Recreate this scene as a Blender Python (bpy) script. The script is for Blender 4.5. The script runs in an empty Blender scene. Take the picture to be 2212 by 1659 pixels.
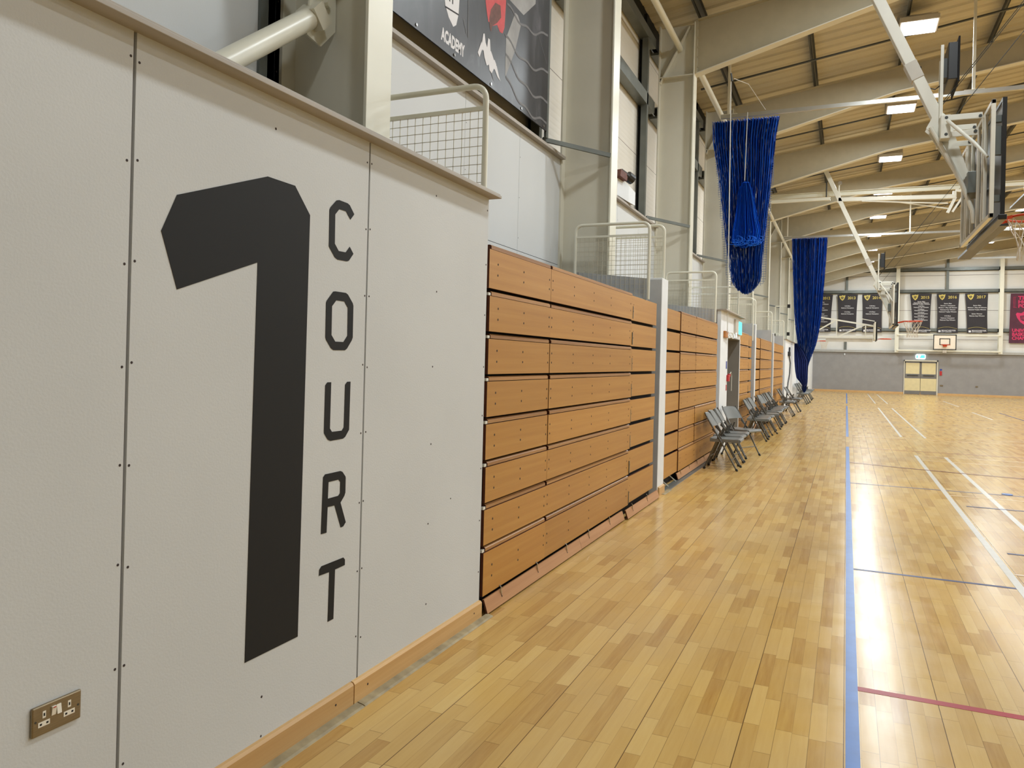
import bpy, math, random
from mathutils import Vector, Matrix
R = random.Random(7)
S = bpy.context.scene
COL = S.collection
PI = math.pi

# ------------------------------------------------------------------ camera
psi = math.atan(722 / 1660.0); rho = 0.025
F = Vector((-math.sin(psi), math.cos(psi), 0)); RT = Vector((math.cos(psi), math.sin(psi), 0)); UP = Vector((0, 0, 1))
cx = RT * math.cos(rho) + UP * math.sin(rho)
cy = -RT * math.sin(rho) + UP * math.cos(rho)
cam = bpy.data.cameras.new('camera'); co = bpy.data.objects.new('camera', cam); COL.objects.link(co)
cam.sensor_width = 36; cam.lens = 1660 / 2212 * 36; cam.shift_y = -54.5 / 2212
cam.clip_end = 200
m = Matrix.Identity(4)
for i, v in enumerate((cx, cy, -F)):
    for k in range(3): m[k][i] = v[k]
m.translation = Vector((1.91, 0, 1.5))
co.matrix_world = m
S.camera = co

# ------------------------------------------------------------------ world + view
w = bpy.data.worlds.new('world'); S.world = w; w.use_nodes = True
w.node_tree.nodes['Background'].inputs[0].default_value = (0.02, 0.022, 0.025, 1)
w.node_tree.nodes['Background'].inputs[1].default_value = 0.3
S.view_settings.view_transform = 'Standard'; S.view_settings.look = 'None'
S.view_settings.exposure = 0.0; S.view_settings.gamma = 1; S.view_settings.use_curve_mapping = False

LAMP_W = 88.0          # watts of each ceiling lamp
LAMP_COL = (0.90, 0.97, 1.0)
BAY = 4.66
FR = [3.6 + BAY * k for k in range(-2, 11)]        # steel frame positions
def roof_z(x): return 7.2 + 0.15 * (x + 0.5) if x <= 12.4 else 7.2 + 0.15 * (25.3 - x)   # rafter top

# ------------------------------------------------------------------ materials
def lin(c):
    return tuple((v / 255 / 12.92 if v / 255 <= 0.04045 else ((v / 255 + 0.055) / 1.055) ** 2.4) for v in c) + (1,)
MATS = {}
def nt(name):
    mt = bpy.data.materials.new(name); mt.use_nodes = True
    n = mt.node_tree; b = n.nodes['Principled BSDF']
    MATS[name] = mt
    return mt, n, b
def N(n, t, **kw):
    x = n.nodes.new(t)
    for k, v in kw.items():
        if k.startswith('i_'):
            x.inputs[k[2:]].default_value = v
        else: setattr(x, k, v)
    return x
def mathn(n, op, a, b=None, c=None):
    x = n.nodes.new('ShaderNodeMath'); x.operation = op
    for i, v in enumerate((a, b, c)):
        if v is None: continue
        if isinstance(v, (int, float)): x.inputs[i].default_value = v
        else: n.links.new(v, x.inputs[i])
    return x.outputs[0]
def ramp(n, fac, stops):
    r = n.nodes.new('ShaderNodeValToRGB'); n.links.new(fac, r.inputs[0])
    el = r.color_ramp.elements
    while len(el) < len(stops): el.new(0.5)
    for e, (p, c) in zip(el, stops): e.position = p; e.color = c
    return r.outputs[0]
def plain(name, rgb, rough=0.5, metal=0.0, var=0.06, scale=6.0, bump=0.0, bscale=60.0, emit=None, stretch=(1, 1, 1), spec=0.5):
    mt, n, b = nt(name)
    tc = N(n, 'ShaderNodeTexCoord'); mp = N(n, 'ShaderNodeMapping'); mp.inputs['Scale'].default_value = stretch
    n.links.new(tc.outputs['Object'], mp.inputs[0])
    nz = N(n, 'ShaderNodeTexNoise'); nz.inputs['Scale'].default_value = scale; nz.inputs['Detail'].default_value = 4
    n.links.new(mp.outputs[0], nz.inputs['Vector'])
    c = lin(rgb)
    a = tuple(max(0, v * (1 - var)) for v in c[:3]) + (1,); d = tuple(min(1, v * (1 + var)) for v in c[:3]) + (1,)
    n.links.new(ramp(n, nz.outputs[0], [(0.3, a), (0.7, d)]), b.inputs['Base Color'])
    b.inputs['Roughness'].default_value = rough; b.inputs['Metallic'].default_value = metal
    b.inputs['Specular IOR Level'].default_value = spec
    if bump:
        n2 = N(n, 'ShaderNodeTexNoise'); n2.inputs['Scale'].default_value = bscale; n2.inputs['Detail'].default_value = 2
        n.links.new(mp.outputs[0], n2.inputs['Vector'])
        bp = N(n, 'ShaderNodeBump'); bp.inputs['Strength'].default_value = bump; bp.inputs['Distance'].default_value = 0.002
        n.links.new(n2.outputs[0], bp.inputs['Height']); n.links.new(bp.outputs[0], b.inputs['Normal'])
    if emit:
        b.inputs['Emission Color'].default_value = lin(emit[0]); b.inputs['Emission Strength'].default_value = emit[1]
    return mt

plain('wall paint', (204, 206, 206), 0.75, var=0.03, scale=1.3, bump=0.25, bscale=130)
plain('upper wall paint', (208, 211, 212), 0.75, var=0.02, scale=1.0, bump=0.15, bscale=90)
plain('white paint', (226, 230, 234), 0.6, var=0.03)
plain('far wall paint', (148, 146, 145), 0.8, var=0.06, scale=3, bump=0.4, bscale=30)
plain('seam grey', (134, 126, 124), 0.8)
plain('screw hole', (60, 50, 48), 0.9)
plain('cap board', (168, 160, 150), 0.55, var=0.1, scale=2.0, stretch=(8, 0.6, 8))
plain('cream steel', (224, 222, 206), 0.35, var=0.03, scale=2.5)
plain('beige steel', (218, 214, 198), 0.5, var=0.04, scale=2.0)
plain('galvanised steel', (112, 116, 112), 0.4, 0.5, var=0.12, scale=4.0)
plain('dark steel', (66, 68, 66), 0.5, 0.3)
plain('black void', (14, 14, 15), 0.9)
plain('black vinyl', (24, 24, 24), 0.7, var=0.04, spec=0.35)
plain('white steel', (222, 220, 208), 0.3, var=0.03)
plain('wire', (196, 190, 170), 0.4)
plain('grey board', (184, 186, 188), 0.8, var=0.05)
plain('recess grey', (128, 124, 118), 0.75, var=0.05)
plain('dark wood edge', (92, 46, 20), 0.5, var=0.2, scale=20)
plain('bleacher void', (16, 9, 7), 0.9)
plain('chair grey', (112, 116, 116), 0.28, var=0.05)
plain('chair tube', (92, 92, 88), 0.3, 0.4)
plain('rubber', (22, 22, 22), 0.7)
plain('chrome', (200, 200, 200), 0.2, 1.0)
plain('brushed steel', (142, 130, 108), 0.32, 0.85, var=0.1, scale=30, stretch=(1, 1, 12))
plain('socket white', (236, 230, 216), 0.35, var=0.02)
plain('socket red', (190, 60, 50), 0.4)
plain('orange rim', (196, 62, 22), 0.4)
plain('board black', (30, 30, 30), 0.35)
plain('board tinted glass', (50, 50, 46), 0.3, var=0.15)
plain('board white', (238, 228, 210), 0.4, var=0.02)
plain('net cord', (206, 198, 184), 0.8)
plain('rope', (206, 204, 198), 0.8)
plain('gold print', (206, 186, 96), 0.5, var=0.1)
plain('banner black', (46, 42, 46), 0.7, var=0.12, scale=2)
plain('pink print', (206, 50, 98), 0.6, var=0.1)
plain('maroon banner', (84, 40, 58), 0.7, var=0.1)
plain('white print', (222, 220, 222), 0.6, var=0.02)
plain('red print', (196, 66, 66), 0.55, var=0.12, scale=12)
plain('brown print', (104, 62, 52), 0.6, var=0.2, scale=20)
plain('pale print', (150, 148, 146), 0.6, var=0.2, scale=5)
plain('grey print', (104, 102, 102), 0.6, var=0.1)
plain('door cream', (222, 208, 162), 0.45, var=0.04)
plain('door grey', (118, 116, 114), 0.5, var=0.05)
plain('sign red', (180, 40, 44), 0.5)
plain('sign blue', (50, 70, 150), 0.5)
plain('sign lit', (60, 210, 225), 0.5, emit=((70, 225, 240), 2.2))
plain('sign lit white', (230, 250, 250), 0.5, emit=((225, 250, 255), 2.2))
plain('lamp housing', (196, 190, 178), 0.45)
plain('lamp diffuser', (255, 255, 255), 0.5, emit=((240, 243, 255), 6.0))
plain('line white', (200, 196, 186), 0.3, var=0.06, scale=14)
plain('line blue', (70, 112, 178), 0.3, var=0.1, scale=10, spec=0.15)
plain('line navy', (56, 66, 108), 0.35, var=0.1, spec=0.15)
plain('line red', (160, 30, 40), 0.35, var=0.08, spec=0.15)
plain('line maroon', (136, 76, 62), 0.3, var=0.08)
plain('line gold', (214, 190, 150), 0.3, var=0.08)
plain('cleat wood', (176, 112, 52), 0.5, var=0.2, scale=30)
plain('navy bag', (30, 44, 104), 0.6, var=0.15, scale=5)
plain('aluminium track', (190, 190, 186), 0.3, 0.7, var=0.05)
plain('worn lino strip', (150, 136, 104), 0.6, var=0.3, scale=12)
plain('blue cable black', (26, 26, 28), 0.5)

def wood(name, dark, mid, light, rough, grain=(1.2, 0.16, 9.0), coat=0.0):
    mt, n, b = nt(name)
    tc = N(n, 'ShaderNodeTexCoord'); oi = N(n, 'ShaderNodeObjectInfo')
    mp = N(n, 'ShaderNodeMapping'); mp.inputs['Scale'].default_value = grain
    n.links.new(tc.outputs['Object'], mp.inputs[0])
    add = N(n, 'ShaderNodeVectorMath'); add.operation = 'ADD'
    n.links.new(mp.outputs[0], add.inputs[0])
    sc = N(n, 'ShaderNodeVectorMath'); sc.operation = 'SCALE'; sc.inputs[0].default_value = (37, 11, 23)
    n.links.new(oi.outputs['Random'], sc.inputs['Scale']); n.links.new(sc.outputs[0], add.inputs[1])
    nz = N(n, 'ShaderNodeTexNoise'); nz.inputs['Scale'].default_value = 3.0; nz.inputs['Detail'].default_value = 6; nz.inputs['Roughness'].default_value = 0.62
    n.links.new(add.outputs[0], nz.inputs['Vector'])
    base = ramp(n, nz.outputs[0], [(0.25, lin(dark)), (0.5, lin(mid)), (0.75, lin(light))])
    hs = N(n, 'ShaderNodeHueSaturation'); n.links.new(base, hs.inputs['Color'])
    v = mathn(n, 'MULTIPLY_ADD', oi.outputs['Random'], 0.16, 0.92); n.links.new(v, hs.inputs['Value'])
    n.links.new(hs.outputs[0], b.inputs['Base Color']); b.inputs['Roughness'].default_value = rough
    b.inputs['Coat Weight'].default_value = coat
    return mt
wood('bleacher ply', (170, 117, 48), (179, 127, 56), (189, 139, 68), 0.42)
wood('nose ply', (136, 90, 50), (164, 116, 66), (186, 138, 84), 0.4)
wood('plinth ply', (168, 118, 76), (180, 130, 86), (192, 144, 100), 0.5)
wood('skirting wood', (188, 146, 94), (200, 160, 106), (212, 176, 124), 0.45)

# sprung hardwood floor: staves 64.5 mm wide running along Y, boards of two staves
def floor_mat():
    mt, n, b = nt('hardwood floor')
    tc = N(n, 'ShaderNodeTexCoord'); sp = N(n, 'ShaderNodeSeparateXYZ'); n.links.new(tc.outputs['Object'], sp.inputs[0])
    X, Y = sp.outputs[0], sp.outputs[1]
    SW = 0.0645
    xs = mathn(n, 'DIVIDE', X, SW); row = mathn(n, 'FLOOR', xs); fx = mathn(n, 'FRACT', xs)
    wn = N(n, 'ShaderNodeTexWhiteNoise'); wn.noise_dimensions = '1D'; n.links.new(row, wn.inputs['W'])
    LEN = 0.42
    off = mathn(n, 'MULTIPLY', wn.outputs[0], 5.0)
    ln = mathn(n, 'MULTIPLY_ADD', wn.outputs[0], 0.25, 0.32)
    ys = mathn(n, 'ADD', mathn(n, 'DIVIDE', Y, ln), off); cell = mathn(n, 'FLOOR', ys); fy = mathn(n, 'FRACT', ys)
    cv = N(n, 'ShaderNodeCombineXYZ'); n.links.new(row, cv.inputs[0]); n.links.new(cell, cv.inputs[1])
    w2 = N(n, 'ShaderNodeTexWhiteNoise'); w2.noise_dimensions = '3D'; n.links.new(cv.outputs[0], w2.inputs['Vector'])
    # grain
    mp = N(n, 'ShaderNodeMapping'); mp.inputs['Scale'].default_value = (26, 1.6, 1); n.links.new(tc.outputs['Object'], mp.inputs[0])
    ad = N(n, 'ShaderNodeVectorMath'); ad.operation = 'ADD'; n.links.new(mp.outputs[0], ad.inputs[0])
    sc = N(n, 'ShaderNodeVectorMath'); sc.operation = 'SCALE'; sc.inputs['Scale'].default_value = 31.0
    n.links.new(w2.outputs['Color'], sc.inputs[0]); n.links.new(sc.outputs[0], ad.inputs[1])
    gz = N(n, 'ShaderNodeTexNoise'); gz.inputs['Scale'].default_value = 2.2; gz.inputs['Detail'].default_value = 5; gz.inputs['Roughness'].default_value = 0.6
    n.links.new(ad.outputs[0], gz.inputs['Vector'])
    t = mathn(n, 'ADD', mathn(n, 'MULTIPLY', w2.outputs[0], 0.62), mathn(n, 'MULTIPLY', gz.outputs[0], 0.45))
    colr = ramp(n, t, [(0.0, lin((214, 182, 116))), (0.35, lin((204, 168, 100))), (0.7, lin((193, 155, 87))), (0.92, lin((174, 132, 70))), (1.0, lin((150, 106, 54)))])
    # large worn patches
    lz = N(n, 'ShaderNodeTexNoise'); lz.inputs['Scale'].default_value = 0.9; lz.inputs['Detail'].default_value = 5; n.links.new(tc.outputs['Object'], lz.inputs['Vector'])
    hs = N(n, 'ShaderNodeHueSaturation'); n.links.new(colr, hs.inputs['Color'])
    n.links.new(mathn(n, 'MULTIPLY_ADD', lz.outputs[0], 0.28, 0.84), hs.inputs['Value'])
    n.links.new(mathn(n, 'MULTIPLY_ADD', lz.outputs[0], 0.3, 0.82), hs.inputs['Saturation'])
    # joints
    def near0(f, wid): return mathn(n, 'LESS_THAN', mathn(n, 'PINGPONG', f, 0.5), wid)
    j1 = near0(fx, 0.012)
    bx = mathn(n, 'FRACT', mathn(n, 'DIVIDE', X, SW * 2)); j2 = near0(bx, 0.0085)
    b6 = mathn(n, 'FRACT', mathn(n, 'DIVIDE', X, SW * 6)); j4 = near0(b6, 0.0045)
    j3 = near0(fy, 0.003)
    j = mathn(n, 'MAXIMUM', mathn(n, 'MULTIPLY', j1, 0.28), mathn(n, 'MAXIMUM', mathn(n, 'MULTIPLY', j2, 0.55), mathn(n, 'MAXIMUM', mathn(n, 'MULTIPLY', j3, 0.5), mathn(n, 'MULTIPLY', j4, 0.85))))
    # knots and scuffs
    kn = N(n, 'ShaderNodeTexVoronoi'); kn.inputs['Scale'].default_value = 2.6; kn.feature = 'F1'
    mk = N(n, 'ShaderNodeMapping'); mk.inputs['Scale'].default_value = (1.8, 0.9, 1); n.links.new(tc.outputs['Object'], mk.inputs[0]); n.links.new(mk.outputs[0], kn.inputs['Vector'])
    ksp = N(n, 'ShaderNodeSeparateColor'); n.links.new(kn.outputs['Color'], ksp.inputs[0]); knot = mathn(n, 'MULTIPLY', mathn(n, 'LESS_THAN', kn.outputs['Distance'], mathn(n, 'MULTIPLY', mathn(n, 'GREATER_THAN', ksp.outputs[0], 0.72), 0.02)), 0.7)
    j = mathn(n, 'MAXIMUM', j, knot)
    mx = N(n, 'ShaderNodeMix'); mx.data_type = 'RGBA'
    n.links.new(j, mx.inputs[0]); n.links.new(hs.outputs[0], mx.inputs[6]); mx.inputs[7].default_value = lin((70, 42, 20))
    n.links.new(mx.outputs[2], b.inputs['Base Color'])
    b.inputs['Roughness'].default_value = 0.24
    rz = N(n, 'ShaderNodeTexNoise'); rz.inputs['Scale'].default_value = 5; rz.inputs['Detail'].default_value = 4; n.links.new(tc.outputs['Object'], rz.inputs['Vector'])
    n.links.new(mathn(n, 'MULTIPLY_ADD', rz.outputs[0], 0.16, 0.13), b.inputs['Roughness'])
    b.inputs['Specular IOR Level'].default_value = 0.16
    # slight cupping of every stave + lacquer waviness
    cup = mathn(n, 'MULTIPLY', mathn(n, 'PINGPONG', fx, 0.5), 0.25)
    wz = N(n, 'ShaderNodeTexNoise'); wz.inputs['Scale'].default_value = 1.0; wz.inputs['Detail'].default_value = 4; wm = N(n, 'ShaderNodeMapping'); wm.inputs['Scale'].default_value = (12, 34, 1); n.links.new(tc.outputs['Object'], wm.inputs[0]); n.links.new(wm.outputs[0], wz.inputs['Vector'])
    h = mathn(n, 'ADD', cup, mathn(n, 'MULTIPLY', wz.outputs[0], 0.8))
    h = mathn(n, 'ADD', h, mathn(n, 'MULTIPLY', mathn(n, 'SUBTRACT', w2.outputs[0], 0.5), mathn(n, 'MULTIPLY', fx, 0.9)))
    bp = N(n, 'ShaderNodeBump'); bp.inputs['Strength'].default_value = 1.0; bp.inputs['Distance'].default_value = 0.0006
    n.links.new(h, bp.inputs['Height']); n.links.new(bp.outputs[0], b.inputs['Normal'])
floor_mat()

def ribbed(name, rgb, axis, period, depth, rough=0.55, var=0.05):
    mt = plain(name, rgb, rough, var=var, scale=0.8)
    n = mt.node_tree; b = n.nodes['Principled BSDF']
    tc = N(n, 'ShaderNodeTexCoord'); sp = N(n, 'ShaderNodeSeparateXYZ'); n.links.new(tc.outputs['Object'], sp.inputs[0])
    f = mathn(n, 'PINGPONG', mathn(n, 'DIVIDE', sp.outputs[axis], period), 0.5)
    st = mathn(n, 'SMOOTH_MIN', f, 0.3, 0.1)
    bp = N(n, 'ShaderNodeBump'); bp.inputs['Strength'].default_value = 0.8; bp.inputs['Distance'].default_value = depth
    n.links.new(st, bp.inputs['Height']); n.links.new(bp.outputs[0], b.inputs['Normal'])
    return mt
plain('shaded roof steel', (176, 166, 140), 0.55, var=0.04)  # dim floor-bounce light put into the tan; darker than the column steel
ribbed('roof liner', (198, 188, 162), 1, 0.09, 0.02)
ribbed('cladding', (216, 212, 202), 2, 0.075, 0.006)
ribbed('far cladding', (222, 221, 216), 2, 0.1, 0.006)

def poster_mat():
    mt, n, b = nt('poster print')
    tc = N(n, 'ShaderNodeTexCoord'); mp = N(n, 'ShaderNodeMapping'); mp.inputs['Scale'].default_value = (1, 1.6, 0.7); mp.inputs['Rotation'].default_value = (0.5, 0, 0)
    n.links.new(tc.outputs['Object'], mp.inputs[0])
    nz = N(n, 'ShaderNodeTexNoise'); nz.inputs['Scale'].default_value = 2.4; nz.inputs['Detail'].default_value = 8; nz.inputs['Distortion'].default_value = 1.2
    n.links.new(mp.outputs[0], nz.inputs['Vector'])
    n.links.new(ramp(n, nz.outputs[0], [(0.35, lin((30, 29, 32))), (0.58, lin((46, 44, 47))), (0.8, lin((92, 90, 96)))]), b.inputs['Base Color'])
    b.inputs['Roughness'].default_value = 0.38
poster_mat()

def net_mat(name, rgb, hole, grid=None):
    mt, n, b = nt(name)
    tc = N(n, 'ShaderNodeTexCoord')
    mp = N(n, 'ShaderNodeMapping'); mp.inputs['Scale'].default_value = (34, 34, 1.1); n.links.new(tc.outputs['Object'], mp.inputs[0])
    nz = N(n, 'ShaderNodeTexNoise'); nz.inputs['Scale'].default_value = 1.0; nz.inputs['Detail'].default_value = 2; n.links.new(mp.outputs[0], nz.inputs['Vector'])
    c = lin(rgb)
    n.links.new(ramp(n, nz.outputs[0], [(0.3, tuple(v * 0.8 for v in c[:3]) + (1,)), (0.7, tuple(min(1, v * 1.35) for v in c[:3]) + (1,))]), b.inputs['Base Color'])
    b.inputs['Roughness'].default_value = 0.6
    if grid:
        sp = N(n, 'ShaderNodeSeparateXYZ'); n.links.new(tc.outputs['Object'], sp.inputs[0])
        g1 = mathn(n, 'LESS_THAN', mathn(n, 'FRACT', mathn(n, 'DIVIDE', sp.outputs[0], grid)), 0.16)
        g2 = mathn(n, 'LESS_THAN', mathn(n, 'FRACT', mathn(n, 'DIVIDE', sp.outputs[2], grid)), 0.16)
        n.links.new(mathn(n, 'MAXIMUM', g1, g2), b.inputs['Alpha'])
    else:
        m2 = N(n, 'ShaderNodeMapping'); m2.inputs['Scale'].default_value = (60, 60, 3.5); m2.inputs['Location'].default_value = (3, 5, 1); n.links.new(tc.outputs['Object'], m2.inputs[0])
        n2 = N(n, 'ShaderNodeTexNoise'); n2.inputs['Scale'].default_value = 1.0; n2.inputs['Detail'].default_value = 3; n.links.new(m2.outputs[0], n2.inputs['Vector'])
        n.links.new(mathn(n, 'LESS_THAN', n2.outputs[0], 1 - hole), b.inputs['Alpha'])
net_mat('blue netting', (6, 84, 190), 0.40)
net_mat('bright blue netting', (8, 104, 220), 0.36)
net_mat('open netting', (90, 110, 150), 0, 0.045)

# ------------------------------------------------------------------ mesh builder
class MB:
    def __init__(s): s.v = []; s.f = []; s.m = []
    def add(s, vs, fs, mi=0):
        o = len(s.v); s.v += [tuple(p) for p in vs]
        for f in fs: s.f.append(tuple(o + i for i in f)); s.m.append(mi)
        return s
    def box(s, x0, x1, y0, y1, z0, z1, mi=0, em=None):
        vs = [(x0, y0, z0), (x1, y0, z0), (x1, y1, z0), (x0, y1, z0), (x0, y0, z1), (x1, y0, z1), (x1, y1, z1), (x0, y1, z1)]
        fs = [(0, 3, 2, 1), (4, 5, 6, 7), (0, 1, 5, 4), (1, 2, 6, 5), (2, 3, 7, 6), (3, 0, 4, 7)]
        if em is None: s.add(vs, fs, mi)
        else:
            s.add(vs, [fs[3]], mi); s.add(vs, [fs[0], fs[1], fs[2], fs[4], fs[5]], em)
        return s
    def prism(s, pts, ax, a, b, mi=0):
        # pts: 2-D polygon in the other two axes (order kept), extruded a..b along ax
        def P(p, t):
            q = list(p); q.insert(ax, t); return tuple(q)
        n = len(pts)
        vs = [P(p, a) for p in pts] + [P(p, b) for p in pts]
        fs = [tuple(range(n - 1, -1, -1)), tuple(range(n, 2 * n))] + [(i, (i + 1) % n, n + (i + 1) % n, n + i) for i in range(n)]
        return s.add(vs, fs, mi)
    def tube(s, pts, r, n=8, mi=0, close=False, cap=True):
        P = [Vector(p) for p in pts]; L = len(P); rings = []
        up = Vector((0, 0, 1)); prev = None
        for i, p in enumerate(P):
            if close: d = (P[(i + 1) % L] - P[i - 1]).normalized()
            else:
                d0 = (P[i] - P[i - 1]).normalized() if i else (P[1] - P[0]).normalized()
                d1 = (P[i + 1] - P[i]).normalized() if i < L - 1 else d0
                d = (d0 + d1).normalized() if (d0 + d1).length > 1e-6 else d1
            if prev is None:
                a = d.cross(up)
                if a.length < 1e-3: a = d.cross(Vector((1, 0, 0)))
            else:
                a = prev - d * prev.dot(d)
                if a.length < 1e-4: a = d.cross(up)
            a.normalize(); prev = a; b = d.cross(a)
            rr = r[i] if isinstance(r, (list, tuple)) else r
            rings.append([p + a * (math.cos(2 * PI * k / n) * rr) + b * (math.sin(2 * PI * k / n) * rr) for k in range(n)])
        vs = [v for g in rings for v in g]; fs = []
        for i in range(L if close else L - 1):
            j = (i + 1) % L
            for k in range(n): fs.append((i * n + k, i * n + (k + 1) % n, j * n + (k + 1) % n, j * n + k))
        if cap and not close: fs += [tuple(range(n - 1, -1, -1)), tuple((L - 1) * n + k for k in range(n))]
        return s.add(vs, fs, mi)
    def bar(s, p0, p1, wd, ht, mi=0, side=None):
        p0, p1 = Vector(p0), Vector(p1); d = (p1 - p0).normalized()
        a = Vector(side) if side else d.cross(Vector((0, 0, 1)))
        if a.length < 1e-3: a = Vector((1, 0, 0))
        a = (a - d * a.dot(d)).normalized(); b = d.cross(a)
        vs = [p + a * (i * wd / 2) + b * (j * ht / 2) for p in (p0, p1) for i, j in ((-1, -1), (1, -1), (1, 1), (-1, 1))]
        return s.add(vs, [(0, 3, 2, 1), (4, 5, 6, 7), (0, 1, 5, 4), (1, 2, 6, 5), (2, 3, 7, 6), (3, 0, 4, 7)], mi)
    def disc(s, c, ax, r, t, n=10, mi=0):
        a, b = [i for i in range(3) if i != ax]
        pts = [(c[a] + r * math.cos(2 * PI * k / n), c[b] + r * math.sin(2 * PI * k / n)) for k in range(n)]
        return s.prism(pts, ax, c[ax] - t / 2, c[ax] + t / 2, mi)
    def poly(s, pts, mi=0): return s.add(pts, [tuple(range(len(pts)))], mi)
    def text(s, body, size, origin, xa, ya, thick=0.0, mi=0, align='CENTER', sx=1.0, ext=0.0):
        c = bpy.data.curves.new('t', 'FONT'); c.body = body; c.size = size; c.align_x = align; c.offset = thick; c.extrude = ext; c.resolution_u = 3
        o = bpy.data.objects.new('t', c); COL.objects.link(o)
        dg = bpy.context.evaluated_depsgraph_get(); me = bpy.data.meshes.new_from_object(o.evaluated_get(dg))
        xa, ya, og = Vector(xa), Vector(ya), Vector(origin); za = xa.cross(ya)
        s.add([og + xa * (v.co.x * sx) + ya * v.co.y + za * v.co.z for v in me.vertices], [tuple(p.vertices) for p in me.polygons], mi)
        bpy.data.objects.remove(o); bpy.data.curves.remove(c); bpy.data.meshes.remove(me)
        return s
    def build(s, name, mats, parent=None, bevel=0, smooth=False, origin=None):
        me = bpy.data.meshes.new(name)
        og = Vector(origin) if origin else Vector((0, 0, 0))
        me.from_pydata([tuple(Vector(v) - og) for v in s.v], [], s.f)
        if isinstance(mats, str): mats = [mats]
        for q in mats: me.materials.append(MATS[q])
        me.polygons.foreach_set('material_index', s.m)
        if smooth: me.polygons.foreach_set('use_smooth', [True] * len(s.f))
        me.update()
        o = bpy.data.objects.new(name, me); COL.objects.link(o); o.location = og
        if smooth:
            try: me.set_sharp_from_angle(angle=0.6)
            except Exception: pass
        if parent: o.parent = parent
        if bevel:
            b = o.modifiers.new('b', 'BEVEL'); b.width = bevel; b.segments = 2; b.limit_method = 'ANGLE'
        return o
def tag(o, label, cat, group=None):
    o['label'] = label; o['category'] = cat
    if group: o['group'] = group
    return o
def struct(o, label=None):
    o['kind'] = 'structure'
    if label: o['label'] = label
    return o
def empty(name, loc, label, cat, group=None, rz=0):
    o = bpy.data.objects.new(name, None); COL.objects.link(o); o.location = loc; o.rotation_euler = (0, 0, rz); o.empty_display_size = 0.1
    return tag(o, label, cat, group)
def copy_tree(o, parent=None):
    c = o.copy(); COL.objects.link(c); c.parent = parent
    for ch in list(o.children): copy_tree(ch, c)
    return c

# ================================================================== SETTING
XL, XR, YN, YF = -1.1, 25.9, -6.0, 51.2
b = MB(); b.box(-1.4, XR, YN, YF + 0.3, -0.1, 0.0); struct(b.build('floor', 'hardwood floor'), 'varnished hardwood strip floor of the sports hall')

# near left wall: boards with open seams, screw holes
HOLES = [0.28 + 0.294 * k for k in range(8)]
b = MB()
seams = [-6.0, -4.42, -3.22, -2.02, -0.82, 0.395, 1.598, 2.796, 4.0]
for i in range(len(seams) - 1):
    g = 0.0055
    b.box(-0.018, 0, seams[i] + (g if i else 0), seams[i + 1] - (g if i < 7 else 0), 0.0, 2.42, 0)
b.box(-0.12, -0.012, -6.0, 3.995, 0.0, 2.42, 1)
b.box(-1.1, -0.12, 3.90, 3.995, 0.0, 2.42, 0)
for i, sy in enumerate(seams[4:]):
    for z in HOLES:
        for d in (-0.016, 0.017):
            if sy == 4.0 and d > 0: continue
            b.disc((0.0, sy + d + R.uniform(-.003, .003), z + R.uniform(-.01, .01)), 0, 0.0042 if sy < 3.9 else 0.005, 0.0012, 8, 2)
for sy in (2.2, 3.4):
    for z in (0.256, 0.66, 1.06, 1.45, 1.83, 2.31):
        if sy < 3 and z not in (0.256, 2.31): continue
        b.disc((0.0, sy + R.uniform(-.02, .02), z), 0, 0.0048, 0.0012, 8, 2)
b.disc((0.0, 2.2, 0.113), 0, 0.004, 0.0012, 8, 2); b.disc((0.0, 3.62, 0.75), 0, 0.004, 0.0012, 8, 2)
struct(b.build('wall_left', ['wall paint', 'seam grey', 'screw hole']), 'light grey boarded wall carrying the big black 1')
b = MB(); b.box(-0.16, 0.068, -6.0, 4.03, 2.42, 2.436); b.box(-0.155, 0.062, -6.0, 4.025, 2.436, 2.445)
struct(b.build('trim_1', 'cap board', bevel=0.002), 'beige capping board on top of the near wall')

# skirting
def skirt(nm, y0, y1, x0=0.0, h=0.105, t=0.02):
    b = MB(); b.prism([(x0, 0), (x0 + t, 0), (x0 + t, h - 0.012), (x0 + t - 0.008, h - 0.002), (x0, h)], 1, y0, y1)
    return b
def prism_xz(b, pts, y0, y1, mi=0):
    vs = [(p[0], y0, p[1]) for p in pts] + [(p[0], y1, p[1]) for p in pts]; n = len(pts)
    return b.add(vs, [tuple(range(n)), tuple(range(2 * n - 1, n - 1, -1))] + [(i, n + i, n + (i + 1) % n, (i + 1) % n) for i in range(n)], mi)
SK = lambda h=0.105, t=0.02, x=0.0: [(x, 0), (x, h), (x + t - 0.008, h - 0.002), (x + t, h - 0.012), (x + t, 0)]
for y0, y1 in ((-6, 2.745), (2.752, 4.0)):
    b = MB(); prism_xz(b, SK(), y0, y1)
    for yy in (2.62, 2.85, 3.9):
        if y0 < yy < y1: b.disc((0.0205, yy, 0.06), 0, 0.005, 0.001, 8, 1)
    struct(b.build('baseboard_left', ['skirting wood', 'screw hole']), 'pale wooden skirting board under the near wall')
for y0, y1 in ((-6, 2.77), (2.776, 4.07)):
    b = MB(); prism_xz(b, [(0.02, 0), (0.02, 0.012), (0.052, 0.006), (0.062, 0)], y0, y1)
    struct(b.build('trim_2', 'worn lino strip'), 'worn flat strip covering the gap at the skirting')
b = MB(); prism_xz(b, SK(0.1, 0.02), 8.58, 8.86); struct(b.build('baseboard_left', 'skirting wood'), 'short skirting piece at the foot of the white pillar')
b = MB(); prism_xz(b, SK(0.1, 0.02), 27.6, 51.2); struct(b.build('baseboard_left', 'skirting wood'))
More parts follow.
